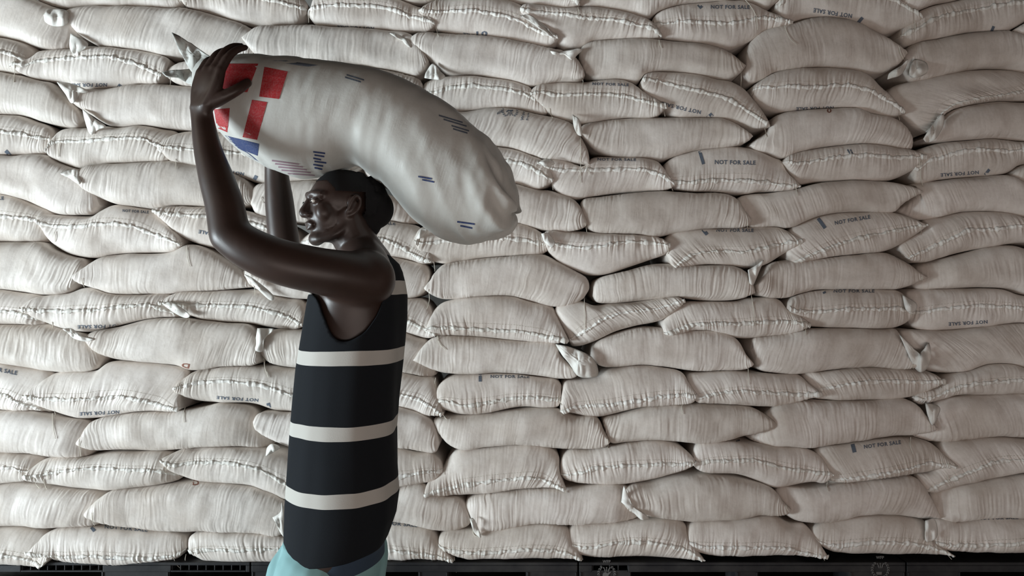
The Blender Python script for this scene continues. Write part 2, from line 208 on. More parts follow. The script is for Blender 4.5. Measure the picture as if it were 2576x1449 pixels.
# --- one line per sack: row.index | p plain side / s stitched mouth in front | left end | top edge | right end | bottom edge | stitched line | how the two ends lie (F out in front, N level, H tucked behind) ---
SACKS = """
1.1|s|-140,1370|-60,1328 0,1323 80,1324 128,1332 148,1355|143,1398|120,1417 0,1417 -80,1415|-100,1380 0,1379 50,1383 100,1398 125,1412|NF
1.2|s|82,1382|100,1357 145,1328 230,1323 300,1326 380,1330 440,1335 472,1346|478,1372|450,1402 380,1410 300,1416 220,1416 170,1408 140,1396|85,1380 140,1384 200,1388 260,1384 380,1392 440,1388 470,1382|FN
1.3|s|479,1385|484,1345 520,1334 600,1336 700,1342 800,1345 880,1355|915,1385|850,1405 700,1412 600,1413 520,1408|482,1382 520,1372 600,1370 700,1368 850,1375 910,1385|NH
1.4|s|934,1388|938,1362 955,1330 985,1312 1050,1318 1085,1326 1105,1350|1144,1402|1080,1405 1000,1403 950,1402|936,1378 960,1370 1030,1377 1100,1388 1140,1398|NF
1.5|s|1102,1362|1110,1338 1135,1330 1200,1326 1250,1318 1320,1312 1400,1315 1428,1324 1436,1350|1464,1396|1430,1398 1300,1399 1200,1402 1150,1395 1120,1378|1105,1370 1150,1375 1250,1374 1340,1366 1415,1374 1460,1394|NF
1.6|s|1420,1358|1428,1330 1440,1318 1540,1312 1620,1303 1700,1305 1722,1316 1730,1350|1766,1399|1700,1399 1600,1395 1500,1394 1450,1384|1423,1360 1480,1364 1540,1352 1600,1348 1660,1354 1720,1372 1763,1397|NF
1.7|s|1722,1352|1728,1320 1745,1310 1850,1302 1945,1294 1980,1311 2017,1314 2034,1328|2070,1390|1985,1393 1950,1391 1850,1391 1772,1388 1735,1375|1726,1358 1771,1363 1876,1363 1962,1365 2007,1377 2066,1388|NF
1.8|s|2033,1340|2040,1322 2080,1304 2150,1294 2225,1290 2290,1298 2320,1306 2330,1340|2382,1387|2300,1388 2200,1387 2110,1386 2062,1370|2036,1350 2069,1359 2186,1351 2290,1356 2359,1377 2378,1386|NF
1.9|s|2328,1335|2340,1305 2376,1303 2400,1308 2430,1303 2500,1297 2576,1300 2700,1310|2760,1350|2700,1385 2576,1383 2450,1383 2380,1378 2340,1366|2333,1358 2420,1359 2500,1355 2576,1348 2700,1350|NN
2.1|p|-150,1270|-60,1220 0,1216 60,1210 145,1220 200,1227 250,1231 278,1245|276,1300|245,1320 150,1324 0,1321 -80,1320||NH
2.2|p|228,1287|240,1272 265,1247 290,1230 370,1222 455,1212 520,1210 600,1216 650,1224 700,1240 735,1268|748,1318|700,1343 650,1340 560,1333 460,1334 380,1330 310,1318 262,1304||FN
2.3|p|742,1280|770,1252 800,1240 900,1224 1000,1222 1069,1214 1085,1232 1120,1243 1155,1248 1174,1265|1187,1304|1180,1318 1152,1330 1110,1330 1062,1320 980,1310 860,1335 780,1335||HN
2.4|p|1178,1285|1172,1262 1180,1250 1250,1235 1330,1226 1415,1223 1490,1215 1567,1216 1605,1240|1622,1290|1595,1308 1491,1315 1433,1316 1353,1311 1300,1318 1235,1330 1205,1330||NH
2.5|p|1566,1262|1571,1225 1585,1216 1640,1209 1700,1195 1750,1189 1803,1192 1876,1203 1928,1218 1946,1232 1958,1252|1980,1272|1966,1285 1945,1290 1876,1297 1836,1302 1733,1309 1664,1301 1630,1294 1588,1280||FF
2.6|p|1955,1270|1950,1235 1962,1224 2042,1221 2083,1215 2152,1207 2221,1199 2284,1193 2304,1208 2322,1235 2345,1270|2360,1301|2335,1298 2290,1294 2221,1289 2152,1294 2069,1308 2017,1311 1985,1302||HN
2.7|p|2340,1270|2340,1242 2359,1228 2428,1211 2497,1197 2576,1187 2700,1180|2790,1240|2700,1300 2576,1299 2497,1296 2428,1303 2385,1309 2358,1298||HN
3.1|s|-140,1180|-60,1138 0,1135 50,1137 110,1145 128,1160|122,1185|100,1203 0,1214 -80,1218|-100,1172 0,1170 52,1165 69,1170 100,1183 118,1186|NH
3.2|s|79,1194|98,1168 120,1152 152,1146 221,1146 286,1136 345,1134 431,1133 452,1145 466,1165|463,1194|448,1207 397,1218 293,1228 207,1225 138,1215 100,1205|80,1193 117,1186 172,1175 235,1165 300,1166 345,1170 407,1173 448,1187 460,1193|FH
3.3|s|417,1150|438,1138 466,1127 517,1122 586,1122 655,1125 700,1130 750,1155 785,1190|797,1228|780,1255 750,1262 720,1254 690,1239 638,1221 586,1215 500,1208 450,1187|420,1152 448,1159 517,1152 621,1156 665,1168 700,1187 730,1205 780,1228 793,1230|FH
3.4|s|775,1190|800,1150 850,1128 930,1124 993,1122 1045,1134 1090,1137 1108,1152|1118,1178|1100,1200 1069,1213 1000,1222 900,1224 820,1220|780,1190 900,1185 993,1187 1030,1184 1062,1178 1112,1178|HN
3.5|s|1068,1238|1076,1213 1095,1197 1117,1170 1133,1145 1152,1130 1204,1125 1300,1116 1340,1115 1388,1127 1405,1144 1408,1184|1423,1223|1390,1223 1353,1223 1290,1228 1221,1239 1152,1243 1093,1242|1072,1237 1110,1225 1152,1213 1221,1201 1290,1194 1340,1191 1374,1201 1412,1220|FF
3.6|s|1408,1188|1410,1160 1418,1140 1436,1129 1488,1127 1543,1118 1595,1109 1664,1106 1698,1113 1726,1132 1740,1148|1745,1160|1729,1172 1698,1187 1629,1206 1560,1215 1491,1213 1443,1210 1420,1203|1410,1188 1443,1184 1485,1170 1543,1161 1629,1158 1698,1158 1740,1158|NF
3.7|s|1737,1160|1742,1125 1757,1111 1836,1106 1897,1112 1962,1118 2028,1127 2052,1140 2068,1160|2083,1190|2060,1210 2042,1209 1979,1221 1945,1224 1905,1209 1854,1192 1778,1187 1748,1175|1741,1160 1778,1152 1836,1147 1888,1146 1950,1161 2021,1175 2076,1182|NF
3.8|s|2070,1195|2050,1150 2048,1130 2070,1121 2117,1114 2152,1109 2221,1100 2273,1097 2307,1102 2335,1112 2366,1142|2388,1164|2359,1171 2290,1189 2221,1196 2152,1207 2092,1214|2086,1203 2135,1194 2186,1184 2255,1170 2314,1156 2345,1160 2383,1165|HF
3.9|s|2315,1228|2300,1192 2335,1180 2352,1140 2359,1110 2428,1101 2497,1097 2576,1102 2700,1110|2780,1150|2700,1178 2576,1182 2462,1204 2393,1221 2342,1236|2320,1230 2342,1211 2393,1185 2462,1156 2514,1147 2576,1146 2700,1145|NN
4.1|p|-140,1090|-60,1028 0,1030 86,1031 131,1040 190,1049 230,1056 246,1080|240,1128|221,1149 138,1147 86,1139 0,1136 -80,1136||NH
4.2|p|205,1111|221,1087 238,1060 258,1050 297,1042 345,1036 455,1030 517,1021 560,1012 600,1014 640,1024 668,1060|684,1111|676,1126 586,1121 517,1121 466,1127 414,1132 328,1130 241,1128||FH
4.3|p|648,1055|660,1036 690,1032 735,1034 850,1028 920,1018 990,1018 1038,1028 1075,1043 1096,1065|1108,1110|1097,1135 1060,1133 993,1122 850,1125 740,1122 690,1100 655,1075||FN
4.4|p|1097,1072|1093,1052 1121,1044 1166,1043 1221,1038 1300,1028 1353,1024 1405,1026 1443,1042 1500,1047 1518,1080|1531,1106|1519,1118 1422,1127 1353,1120 1302,1115 1250,1118 1221,1121 1166,1128 1131,1115 1108,1090||NF
4.5|p|1517,1070|1517,1050 1560,1040 1629,1021 1698,1015 1750,1013 1802,1015 1888,1023 1923,1042 1936,1052|1942,1062|1925,1075 1888,1088 1836,1102 1767,1111 1698,1108 1629,1106 1578,1110 1533,1110||NF
4.6|p|1884,1102|1902,1075 1925,1035 1955,1014 2014,1006 2083,1006 2186,1004 2260,998 2290,1013 2311,1039 2330,1060|2341,1072|2324,1082 2290,1089 2221,1097 2135,1109 2031,1123 1979,1120 1905,1117||HF
4.7|p|2286,1096|2310,1085 2335,1060 2340,1015 2359,1004 2393,995 2497,990 2566,987 2700,990|2790,1050|2700,1100 2576,1100 2497,1097 2393,1108 2342,1109 2306,1105||HN
5.1|s|-140,990|-60,914 0,913 69,921 138,936 158,965|140,1036|120,1038 86,1032 0,1030 -80,1028|-100,985 0,983 35,987 69,1004 120,1030 136,1037|NH
5.2|s|77,994|90,975 130,943 165,933 252,930 280,910 345,909 431,917 480,930 476,965 467,995|469,1024|448,1030 345,1035 248,1050 207,1049 166,1039 121,1022 95,1008|80,993 103,994 172,997 259,994 328,990 379,1001 431,1016 466,1023|FF
5.3|s|447,975|466,956 493,933 552,923 600,920 666,919 740,925 830,935 870,960|890,1005|860,1030 800,1040 735,1034 700,1032 638,1014 517,1009 483,1000 455,985|450,973 500,958 586,952 655,959 700,970 740,984 800,995 870,1004|FH
5.4|s|745,985|790,945 850,935 930,928 990,932 1059,946 1090,951 1102,980|1118,1041|1072,1041 1038,1029 990,1018 900,1020 800,1030|750,985 850,975 940,983 1000,986 1030,990 1059,999 1083,1013 1113,1037|HF
5.5|s|1092,1012|1098,980 1110,962 1138,946 1186,940 1290,940 1352,947 1398,953 1412,968|1410,1002|1402,1022 1319,1022 1250,1032 1193,1042 1152,1040 1117,1027|1093,1012 1117,1002 1166,1011 1230,1006 1284,996 1353,995 1405,1001|NN
5.6|s|1407,1032|1412,985 1420,960 1464,952 1505,944 1533,928 1612,918 1664,923 1712,935 1722,955|1746,990|1735,1008 1698,1014 1595,1027 1543,1040 1509,1047 1474,1046 1436,1036|1409,1031 1443,1018 1491,1014 1547,1009 1595,1001 1664,990 1709,987 1740,990|FF
5.7|s|1738,998|1725,955 1730,940 1767,935 1854,932 1945,939 2005,941 2030,966|2054,988|2024,1001 1979,1016 1928,1021 1876,1020 1836,1015 1780,1013 1752,1010|1742,996 1802,983 1854,976 1905,980 1979,985 2048,986|NF
5.8|s|2035,988|2020,955 2020,940 2083,932 2152,923 2221,923 2290,925 2335,936|2362,957|2324,981 2290,994 2238,1001 2152,1006 2083,1006 2045,1002|2045,978 2083,968 2135,956 2204,951 2290,953 2359,956|HF
5.9|s|2287,998|2300,985 2345,970 2370,943 2428,932 2480,916 2531,915 2576,925 2700,930|2780,960|2700,988 2576,989 2549,989 2462,992 2393,995 2352,1006 2302,1014|2290,1000 2330,995 2373,975 2428,959 2480,954 2576,949 2700,950|NN
6.1|p|-140,860|-60,812 0,815 69,815 131,815 162,824 207,835 238,848 262,872|272,895|252,925 235,931 193,934 145,934 69,921 0,913 -80,910||NN
6.2|p|233,850|244,837 262,830 310,820 379,802 431,799 483,801 569,811 638,818 655,840|667,903|650,915 569,920 493,929 448,918 345,908 290,900 250,878||FF
6.3|p|662,888|675,835 700,827 745,827 850,825 950,820 1002,826 1050,846 1077,855 1088,890|1096,944|1083,950 1042,941 990,931 850,925 745,924 690,912||NH
6.4|p|1042,904|1060,875 1083,853 1110,843 1152,842 1250,850 1319,856 1398,860 1405,885 1424,908|1451,938|1443,946 1409,951 1371,947 1319,941 1250,937 1186,940 1117,936 1080,922||FF
6.5|p|1484,897|1491,870 1512,852 1560,835 1612,823 1660,824 1733,829 1785,830 1829,839 1854,857 1870,890|1887,913|1871,926 1802,932 1733,931 1664,921 1612,917 1543,923 1508,919||NF
6.6|p|1885,878|1890,852 1928,845 1973,839 2021,827 2117,825 2221,827 2248,827 2260,848 2278,880|2298,920|2255,927 2186,923 2135,925 2083,930 2007,939 1945,937 1904,927||NF
6.7|p|2310,925|2285,890 2262,845 2265,830 2307,829 2376,830 2445,824 2514,815 2566,812 2700,822|2790,870|2700,925 2576,926 2531,915 2480,916 2428,932 2376,937 2332,933||HN
7.1|s|-130,790|-60,727 0,727 69,736 121,744 145,765|134,812|115,816 69,816 0,815 -80,812|-100,780 0,778 69,784 103,797 131,811|NH
7.2|s|72,775|86,762 103,748 138,742 180,737 224,723 293,739 362,740 430,740 455,755 470,775|477,796|466,800 414,798 362,804 293,821 252,832 214,834 172,827 130,812 97,795|75,776 138,779 190,778 259,775 345,766 397,766 431,780 473,796|FH
7.3|s|411,763|424,749 455,735 517,733 621,728 665,731 721,748 760,755 775,775|770,820|745,828 673,822 638,815 517,806 470,790|414,763 517,765 586,766 655,771 700,783 738,796 766,812|FF
7.4|s|745,797|762,768 783,752 900,742 960,746 1014,749 1065,753 1087,778|1101,842|1083,849 1048,844 1002,828 900,828 800,825|750,795 900,790 1004,799 1038,808 1073,825 1098,840|HF
7.5|s|1073,829|1080,812 1092,782 1111,763 1145,752 1204,745 1284,744 1336,758 1388,770 1400,790 1412,818|1430,857|1398,860 1319,856 1250,850 1152,843 1100,840|1076,826 1100,822 1152,823 1250,828 1319,832 1371,842 1424,856|FF
7.6|s|1430,858|1412,815 1396,780 1402,768 1457,757 1495,768 1530,763 1595,759 1664,749 1700,747|1717,756|1698,780 1664,804 1595,820 1543,835 1491,859 1457,871 1440,871|1434,850 1474,825 1509,801 1543,787 1595,780 1647,773 1712,756|HF
7.7|s|1663,838|1664,812 1681,785 1722,760 1767,758 1854,757 1888,750 1945,749 1962,757 1978,778 2005,798|2027,818|1980,839 1910,849 1854,850 1802,834 1740,828 1690,845|1667,840 1698,828 1733,816 1785,813 1871,809 1950,806 1990,808 2024,817|FF
7.8|s|1970,775|1977,758 1992,746 2031,734 2083,728 2152,726 2221,728 2255,731 2276,748|2292,785|2280,805 2255,821 2228,826 2152,825 2066,823 2028,818 2007,803 1980,786|1973,775 1997,780 2048,780 2117,773 2204,773 2238,771 2285,784|FN
7.9|s|2286,775|2282,740 2295,729 2359,727 2428,725 2514,727 2566,742 2700,755|2780,790|2700,815 2560,810 2514,815 2445,825 2376,830 2307,829 2290,808|2300,785 2331,777 2393,768 2445,765 2531,770 2576,775 2700,785|HN
8.1|p|-140,660|-60,608 0,609 69,609 114,610 155,632 193,646 224,654 232,675|208,702|190,729 172,739 121,741 69,735 0,727 -80,727||NN
8.2|p|188,697|207,684 235,663 262,647 310,640 414,637 448,630 480,616 517,621 569,649 608,677 628,700|642,722|552,730 466,734 431,740 379,740 293,739 259,728 212,712||FN
8.3|p|611,687|640,665 720,650 850,645 986,646 1035,656 1070,665 1084,690|1077,727|1052,746 1017,750 900,742 786,752 721,747 662,733 630,712||NN
8.4|p|1070,725|1083,708 1097,684 1116,666 1152,657 1221,649 1300,644 1364,640 1405,659 1450,684 1474,700 1481,722|1468,750|1457,757 1422,768 1388,770 1336,758 1284,744 1204,745 1152,752 1110,751 1083,738||FN
8.5|p|1489,745|1490,715 1505,700 1570,683 1640,665 1690,664 1760,668 1840,670 1866,684 1880,708|1889,737|1850,753 1767,756 1698,748 1664,751 1595,758 1530,763 1500,760||NF
8.6|p|1890,718|1905,700 1932,665 1970,655 2048,651 2152,641 2224,636 2255,649 2290,677 2308,690|2321,699|2300,710 2255,727 2221,728 2117,727 2048,730 2007,740 1966,749 1917,746 1896,738||FF
8.7|p|2300,705|2305,675 2318,662 2359,652 2428,635 2480,621 2538,618 2576,628 2700,645|2790,690|2700,740 2576,742 2531,727 2462,723 2359,727 2310,727||HN
9.1|s|-130,550|-60,488 0,488 40,493 86,508 138,532 155,560|140,585|117,608 69,609 0,609 -80,608|-100,543 0,542 52,546 103,552 135,570|NH
9.2|s|110,556|116,543 152,541 241,542 270,524 293,516 345,521 400,532 425,556 455,587 468,605|471,619|448,632 379,637 293,640 248,649 214,647 172,635 138,611 120,580|112,559 138,566 190,570 276,561 328,563 362,570 397,587 440,603 468,617|FF
9.3|s|399,532|420,524 493,521 580,522 640,535 700,555 740,580|762,620|700,645 640,640 528,622 466,598 424,560|402,535 440,540 500,541 580,545 650,560 700,580 755,616|FH
9.4|s|735,610|790,580 860,560 950,552 1014,562 1055,571 1080,600|1094,660|1066,664 1035,656 990,649 900,646 800,648|740,610 860,600 962,601 990,608 1031,632 1062,650 1088,660|HF
9.5|s|1046,605|1060,578 1100,562 1180,556 1250,556 1284,559 1336,571 1365,590 1384,608|1391,618|1378,631 1353,643 1319,646 1250,646 1169,656 1117,663 1085,655 1058,638|1050,612 1100,608 1170,600 1238,597 1312,602 1353,611 1388,618|FN
9.6|s|1364,600|1372,585 1422,582 1474,583 1543,588 1595,590 1650,598 1672,608|1682,619|1671,639 1629,656 1578,673 1526,690 1491,693 1457,684 1405,659 1378,632|1366,604 1388,612 1422,618 1474,620 1543,611 1595,606 1678,618|FF
9.7|s|1687,676|1672,640 1668,612 1690,586 1750,577 1836,575 1888,571 1950,571 1979,583 1998,598|2011,608|1997,619 1969,639 1928,664 1888,674 1836,670 1767,668 1710,674|1690,674 1716,652 1750,637 1802,632 1871,632 1923,621 1962,613 2005,608|FF
9.8|s|1984,664|1972,635 1982,600 1985,578 2014,560 2048,547 2100,537 2169,535 2238,537 2283,551 2302,560|2318,569|2290,594 2255,618 2221,632 2152,640 2083,647 2021,658|1987,663 2024,644 2066,627 2117,608 2186,589 2221,583 2273,573 2315,568|NF
9.9|s|2262,642|2255,618 2290,594 2320,570 2320,555 2359,545 2411,535 2462,533 2531,540 2576,552 2700,560|2780,590|2700,620 2560,612 2497,620 2428,632 2359,649 2311,661 2283,658|2286,642 2342,615 2376,596 2411,580 2462,577 2549,568 2576,566 2700,565|NN
10.1|p|-140,440|-60,393 0,393 52,395 128,393 155,409 193,424 220,432 236,452 250,485|257,518|240,538 207,541 155,540 121,528 69,504 0,488 -80,488||NN
10.2|p|205,446|221,431 241,421 293,414 379,410 438,407 500,415 570,428 625,455|660,497|640,515 560,523 493,520 448,520 397,527 345,521 293,513 241,490 218,470||FN
10.3|p|632,490|650,472 668,464 760,458 900,465 980,490 1035,520|1060,560|1020,562 960,552 860,556 760,560 700,552 650,540 638,515||NH
10.4|p|1045,525|1080,480 1150,465 1220,462 1295,464 1353,478 1384,480 1440,501 1456,520 1466,540|1475,562|1471,571 1440,582 1371,582 1319,566 1267,556 1200,556 1100,560 1062,548||HF
10.5|p|1458,535|1464,505 1509,496 1595,487 1664,483 1733,487 1819,489 1845,502 1863,530|1882,558|1871,571 1802,575 1750,578 1698,587 1647,597 1595,590 1509,587 1485,580 1468,560||NF
10.6|p|1862,545|1850,510 1862,495 1888,489 1928,487 1985,480 2048,464 2117,458 2186,457 2242,462 2280,476|2304,487|2283,498 2255,521 2238,535 2169,535 2100,537 2048,547 2014,560 1980,574 1945,570 1885,570||HF
10.7|p|2262,530|2285,510 2300,480 2290,465 2359,456 2428,448 2514,444 2576,462 2700,470|2790,510|2700,550 2576,551 2514,538 2462,533 2411,535 2359,546 2307,554 2275,545||HN
11.1|s|-130,345|-60,291 0,291 69,296 103,308 135,322 148,345|140,372|121,389 52,394 0,393 -80,392|-100,336 0,335 69,340 103,347 138,352|NN
11.2|s|132,386|140,366 150,345 165,330 221,324 269,318 300,321 366,319 414,325 448,334 456,355|444,402|414,409 345,412 276,416 214,428 186,421 155,407 138,397|134,384 148,366 172,359 241,357 310,352 379,352 407,366 424,383 440,398|FN
11.3|s|409,372|428,357 452,339 483,331 560,334 640,336 760,344 860,365|915,415|860,452 760,462 666,464 621,452 583,444 500,425 440,408|412,374 480,378 555,383 620,388 720,395 820,425|FH
11.4|s|900,410|950,376 1050,368 1160,363 1250,371 1302,379 1336,392 1366,405 1385,432|1391,461|1353,478 1295,464 1200,460 1100,462 1000,460 930,448|905,410 1050,402 1200,396 1267,405 1319,417 1388,457|HF
11.5|s|1348,415|1360,406 1388,402 1420,405 1465,420 1490,398 1560,397 1629,398 1655,408 1668,430 1682,455|1691,468|1681,477 1629,483 1560,486 1491,495 1440,501 1400,482 1378,448 1357,425|1350,416 1388,428 1422,431 1474,428 1540,427 1623,431 1664,448 1686,465|FF
11.6|s|1668,438|1674,412 1691,398 1750,380 1802,374 1854,370 1890,375 1945,396 1964,404 1975,432 1992,455|2005,472|1985,481 1910,484 1876,489 1862,489 1802,484 1716,480 1688,470|1690,462 1733,462 1785,458 1836,457 1888,459 1950,469 1998,473|NF
11.7|s|1962,412|1975,397 2014,383 2083,370 2152,364 2204,366 2255,374 2290,383 2306,390|2315,402|2300,418 2280,435 2248,451 2204,458 2117,458 2048,461 2004,463 1983,441|1965,412 1997,415 2031,410 2083,400 2169,393 2221,398 2290,400 2312,402|FF
11.8|s|2284,432|2288,395 2307,378 2359,362 2428,355 2497,352 2576,362 2650,370|2700,392|2650,418 2576,415 2549,421 2521,438 2428,448 2359,455 2294,461|2300,425 2324,405 2342,400 2393,386 2480,381 2514,386 2576,376 2680,388|NN
11.9|p|2530,443|2545,426 2576,414 2650,412|2800,440|2700,475 2576,468 2548,460||NN
12.1|p|-140,250|-60,181 0,184 62,192 110,205 140,212 170,240 205,275|219,306|205,322 190,324 141,316 69,295 0,291 -80,291||NN
12.2|p|190,258|200,241 221,232 276,225 345,217 414,216 460,218 560,228 700,236 780,262|815,312|770,342 640,336 540,335 479,329 431,326 362,317 310,321 276,316 241,295 210,275||FH
12.3|p|800,315|840,278 950,264 1060,264 1120,280 1169,283 1238,275 1290,276 1350,290 1405,301 1440,318 1460,350 1476,385|1480,420|1457,416 1405,405 1364,403 1336,392 1284,375 1250,371 1160,364 1050,368 930,362 840,350||HF
12.4|p|1453,338|1464,320 1509,307 1560,300 1664,298 1767,298 1819,303 1850,318 1870,335|1886,348|1871,362 1836,371 1750,380 1690,397 1664,404 1629,399 1543,395 1498,383 1472,360||FF
12.5|p|1884,368|1900,352 1925,335 1940,300 1970,285 2014,279 2097,274 2152,276 2186,290 2231,299 2262,316 2283,345|2288,377|2255,374 2204,366 2152,364 2083,370 2014,383 1964,400 1928,388 1896,380||NN
12.6|p|2319,350|2340,335 2365,300 2390,280 2428,268 2497,258 2576,262 2700,272|2790,320|2700,360 2576,360 2514,352 2428,355 2342,360 2326,358||NN
13.1|s|-130,160|-60,97 0,97 41,103 86,118 99,135|96,165|75,185 52,189 0,184 -80,182|-100,137 0,136 35,141 69,152 92,166|NH
13.2|s|45,173|72,162 97,145 110,132 138,127 200,125 241,119 293,122 362,130 414,145 436,158|430,195|407,215 345,217 276,224 228,229 193,224 155,210 90,200 62,188|50,172 86,171 121,159 172,155 241,150 293,150 345,162 379,176 412,192|FF
13.3|p|424,195|442,172 480,160 560,158 640,162 690,180|705,205|640,228 530,226 460,218||NH
13.4|p|690,200|730,172 807,163 859,164 910,169 979,183 1031,197 1060,212|1066,240|1000,262 850,260 720,240||HN
13.5|s|1062,232|1069,214 1090,203 1117,196 1186,192 1250,202 1302,211 1333,224 1350,250|1385,275|1371,289 1302,279 1250,276 1238,275 1152,286 1110,280 1080,255|1066,240 1093,238 1135,225 1186,221 1221,224 1290,235 1329,247 1381,273|NN
13.6|s|1332,247|1340,228 1357,216 1388,210 1457,209 1509,205 1578,209 1605,222 1630,245 1656,265|1672,277|1647,297 1578,298 1526,304 1464,318 1429,310 1388,294 1353,265|1335,246 1360,239 1405,245 1474,241 1543,243 1595,255 1629,266 1669,276|FF
13.7|s|1608,212|1619,194 1647,185 1698,183 1750,191 1802,203 1836,210 1871,231 1895,262 1912,293|1927,325|1888,328 1854,315 1819,304 1767,298 1698,297 1664,273 1629,248 1611,228|1612,209 1664,212 1698,221 1750,235 1819,255 1871,286 1905,310 1924,324|FF
13.8|s|1884,238|1888,222 1910,207 1945,187 1997,177 2083,172 2145,178 2173,190 2204,217 2228,240 2246,266|2263,292|2238,298 2204,294 2169,284 2135,275 2083,273 2014,279 1962,285 1921,278 1895,258|1935,226 1979,224 2048,226 2117,221 2169,235 2204,252 2238,273 2260,290|NF
13.9|s|2320,338|2290,322 2255,285 2225,245 2240,222 2290,207 2359,192 2428,180 2514,178 2576,187 2700,200|2790,230|2700,266 2576,257 2497,258 2428,268 2385,280 2360,300 2338,330|2323,338 2342,310 2366,288 2386,273 2428,259 2497,248 2576,235 2700,235|NN
14.1|p|-140,40|-60,-15 0,-14 60,-10 98,4 138,19 180,36 205,65|196,112|172,126 114,124 52,107 0,96 -80,92||NH
14.2|p|181,44|193,33 241,22 293,20 414,24 483,29 552,45 604,62 645,85 655,115|653,144|630,149 552,148 431,148 379,135 310,124 259,118 224,103 197,78||FN
14.3|p|619,106|645,86 669,74 721,71 790,69 910,77 979,81 1020,87 1042,100 1066,135|1082,163|1073,183 1052,197 997,186 928,172 876,165 807,162 738,159 655,147 632,124||FF
14.4|p|1035,116|1044,100 1070,90 1152,91 1238,100 1300,111 1353,122 1422,138 1446,154 1460,178|1468,200|1457,208 1405,210 1336,221 1302,211 1250,202 1204,192 1135,188 1100,168 1060,140||FF
14.5|p|1455,150|1464,125 1488,110 1560,103 1629,105 1698,110 1785,122 1819,135 1850,158|1867,175|1854,192 1829,204 1785,200 1698,183 1647,184 1616,197 1602,209 1560,204 1491,199 1470,186||NF
14.6|p|1864,185|1872,140 1890,100 1915,80 1983,66 2031,52 2083,48 2152,62 2204,86 2238,115|2267,143|2249,169 2221,186 2186,189 2135,177 2066,172 1997,178 1945,188 1910,206 1880,212||NF
14.7|p|2262,170|2270,135 2290,115 2359,100 2428,88 2514,85 2549,92 2576,103 2700,115|2790,150|2700,190 2576,188 2514,176 2445,178 2376,191 2307,207 2280,207||NN
15.1|s|70,-25|150,-55 300,-60 430,-35|468,8|448,22 414,24 241,21 190,26 138,18 95,0|90,-28 300,-42 430,-25 464,6|NN
15.2|s|467,6|500,-45 600,-58 700,-45 755,-10 776,15|777,35|748,64 686,72 655,72 604,62 552,45 500,31 476,22|470,3 520,-12 600,0 669,5 721,17 772,30|FN
15.3|s|778,44|786,18 800,-10 850,-30 930,-25 1000,-2 1045,17 1068,30 1088,52|1100,71|1083,84 1014,84 945,78 859,71 800,67|781,32 841,22 910,24 979,29 1031,50 1083,65 1097,70|NF
15.4|s|1056,40|1069,28 1100,5 1160,-12 1230,-6 1290,8 1330,28 1370,65 1390,90|1405,106|1395,116 1371,123 1319,114 1250,103 1152,91 1111,83 1075,66|1060,40 1100,41 1186,38 1255,48 1302,60 1353,88 1402,106|FF
15.5|s|1307,38|1319,22 1371,21 1422,27 1457,23 1509,24 1578,38 1626,54 1648,80|1661,102|1629,105 1560,103 1491,109 1464,124 1422,130 1395,105 1350,75 1320,55|1309,38 1353,41 1422,45 1474,53 1543,60 1578,69 1629,81 1658,101|FF
15.6|s|1635,72|1642,48 1660,30 1716,14 1785,7 1836,3 1888,10 1921,27 1950,45|1985,70|1915,85 1895,100 1860,118 1829,129 1785,121 1716,110 1664,99 1645,84|1640,70 1681,66 1750,64 1836,66 1905,55 1945,60 1981,69|NF
15.7|s|1943,30|1952,0 2000,-35 2100,-45 2200,-20 2250,8 2275,34|2303,54|2297,64 2255,79 2217,88 2186,74 2117,55 2066,48 2014,54 1973,62|1948,25 1990,-20 2120,-25 2214,0 2255,21 2283,38 2300,53|NF
15.8|s|2255,98|2262,76 2285,50 2300,36 2342,17 2411,2 2480,-12 2576,-15|2660,10|2620,45 2576,58 2549,72 2514,85 2428,88 2359,100 2290,116 2268,117|2258,97 2307,72 2342,53 2393,41 2462,28 2531,17 2650,12|NN
15.9|p|2538,82|2560,68 2576,60 2650,50|2800,90|2700,118 2576,102 2550,93||NN
16.1|p|960,-40|1000,-62 1080,-62|1120,-20|1092,4 1060,12 1015,4||HN
16.2|s|1150,-30|1250,-55 1400,-55 1445,-25|1457,20|1422,27 1371,21 1319,18 1284,7 1225,-6|1160,-30 1300,-38 1400,-20 1453,18|NF
16.3|p|1440,-10|1500,-60 1750,-60 1840,-40|1865,-15|1836,2 1785,6 1716,13 1660,30 1626,48 1578,38 1509,24 1459,18||HN
16.4|p|1835,-25|1880,-60 1940,-60|1975,-25|1958,0 1940,18 1921,24 1888,8 1860,2||HN
16.5|p|2235,-20|2280,-55 2400,-60|2450,-25|2411,0 2342,16 2290,34 2268,28 2248,4||NN
"""
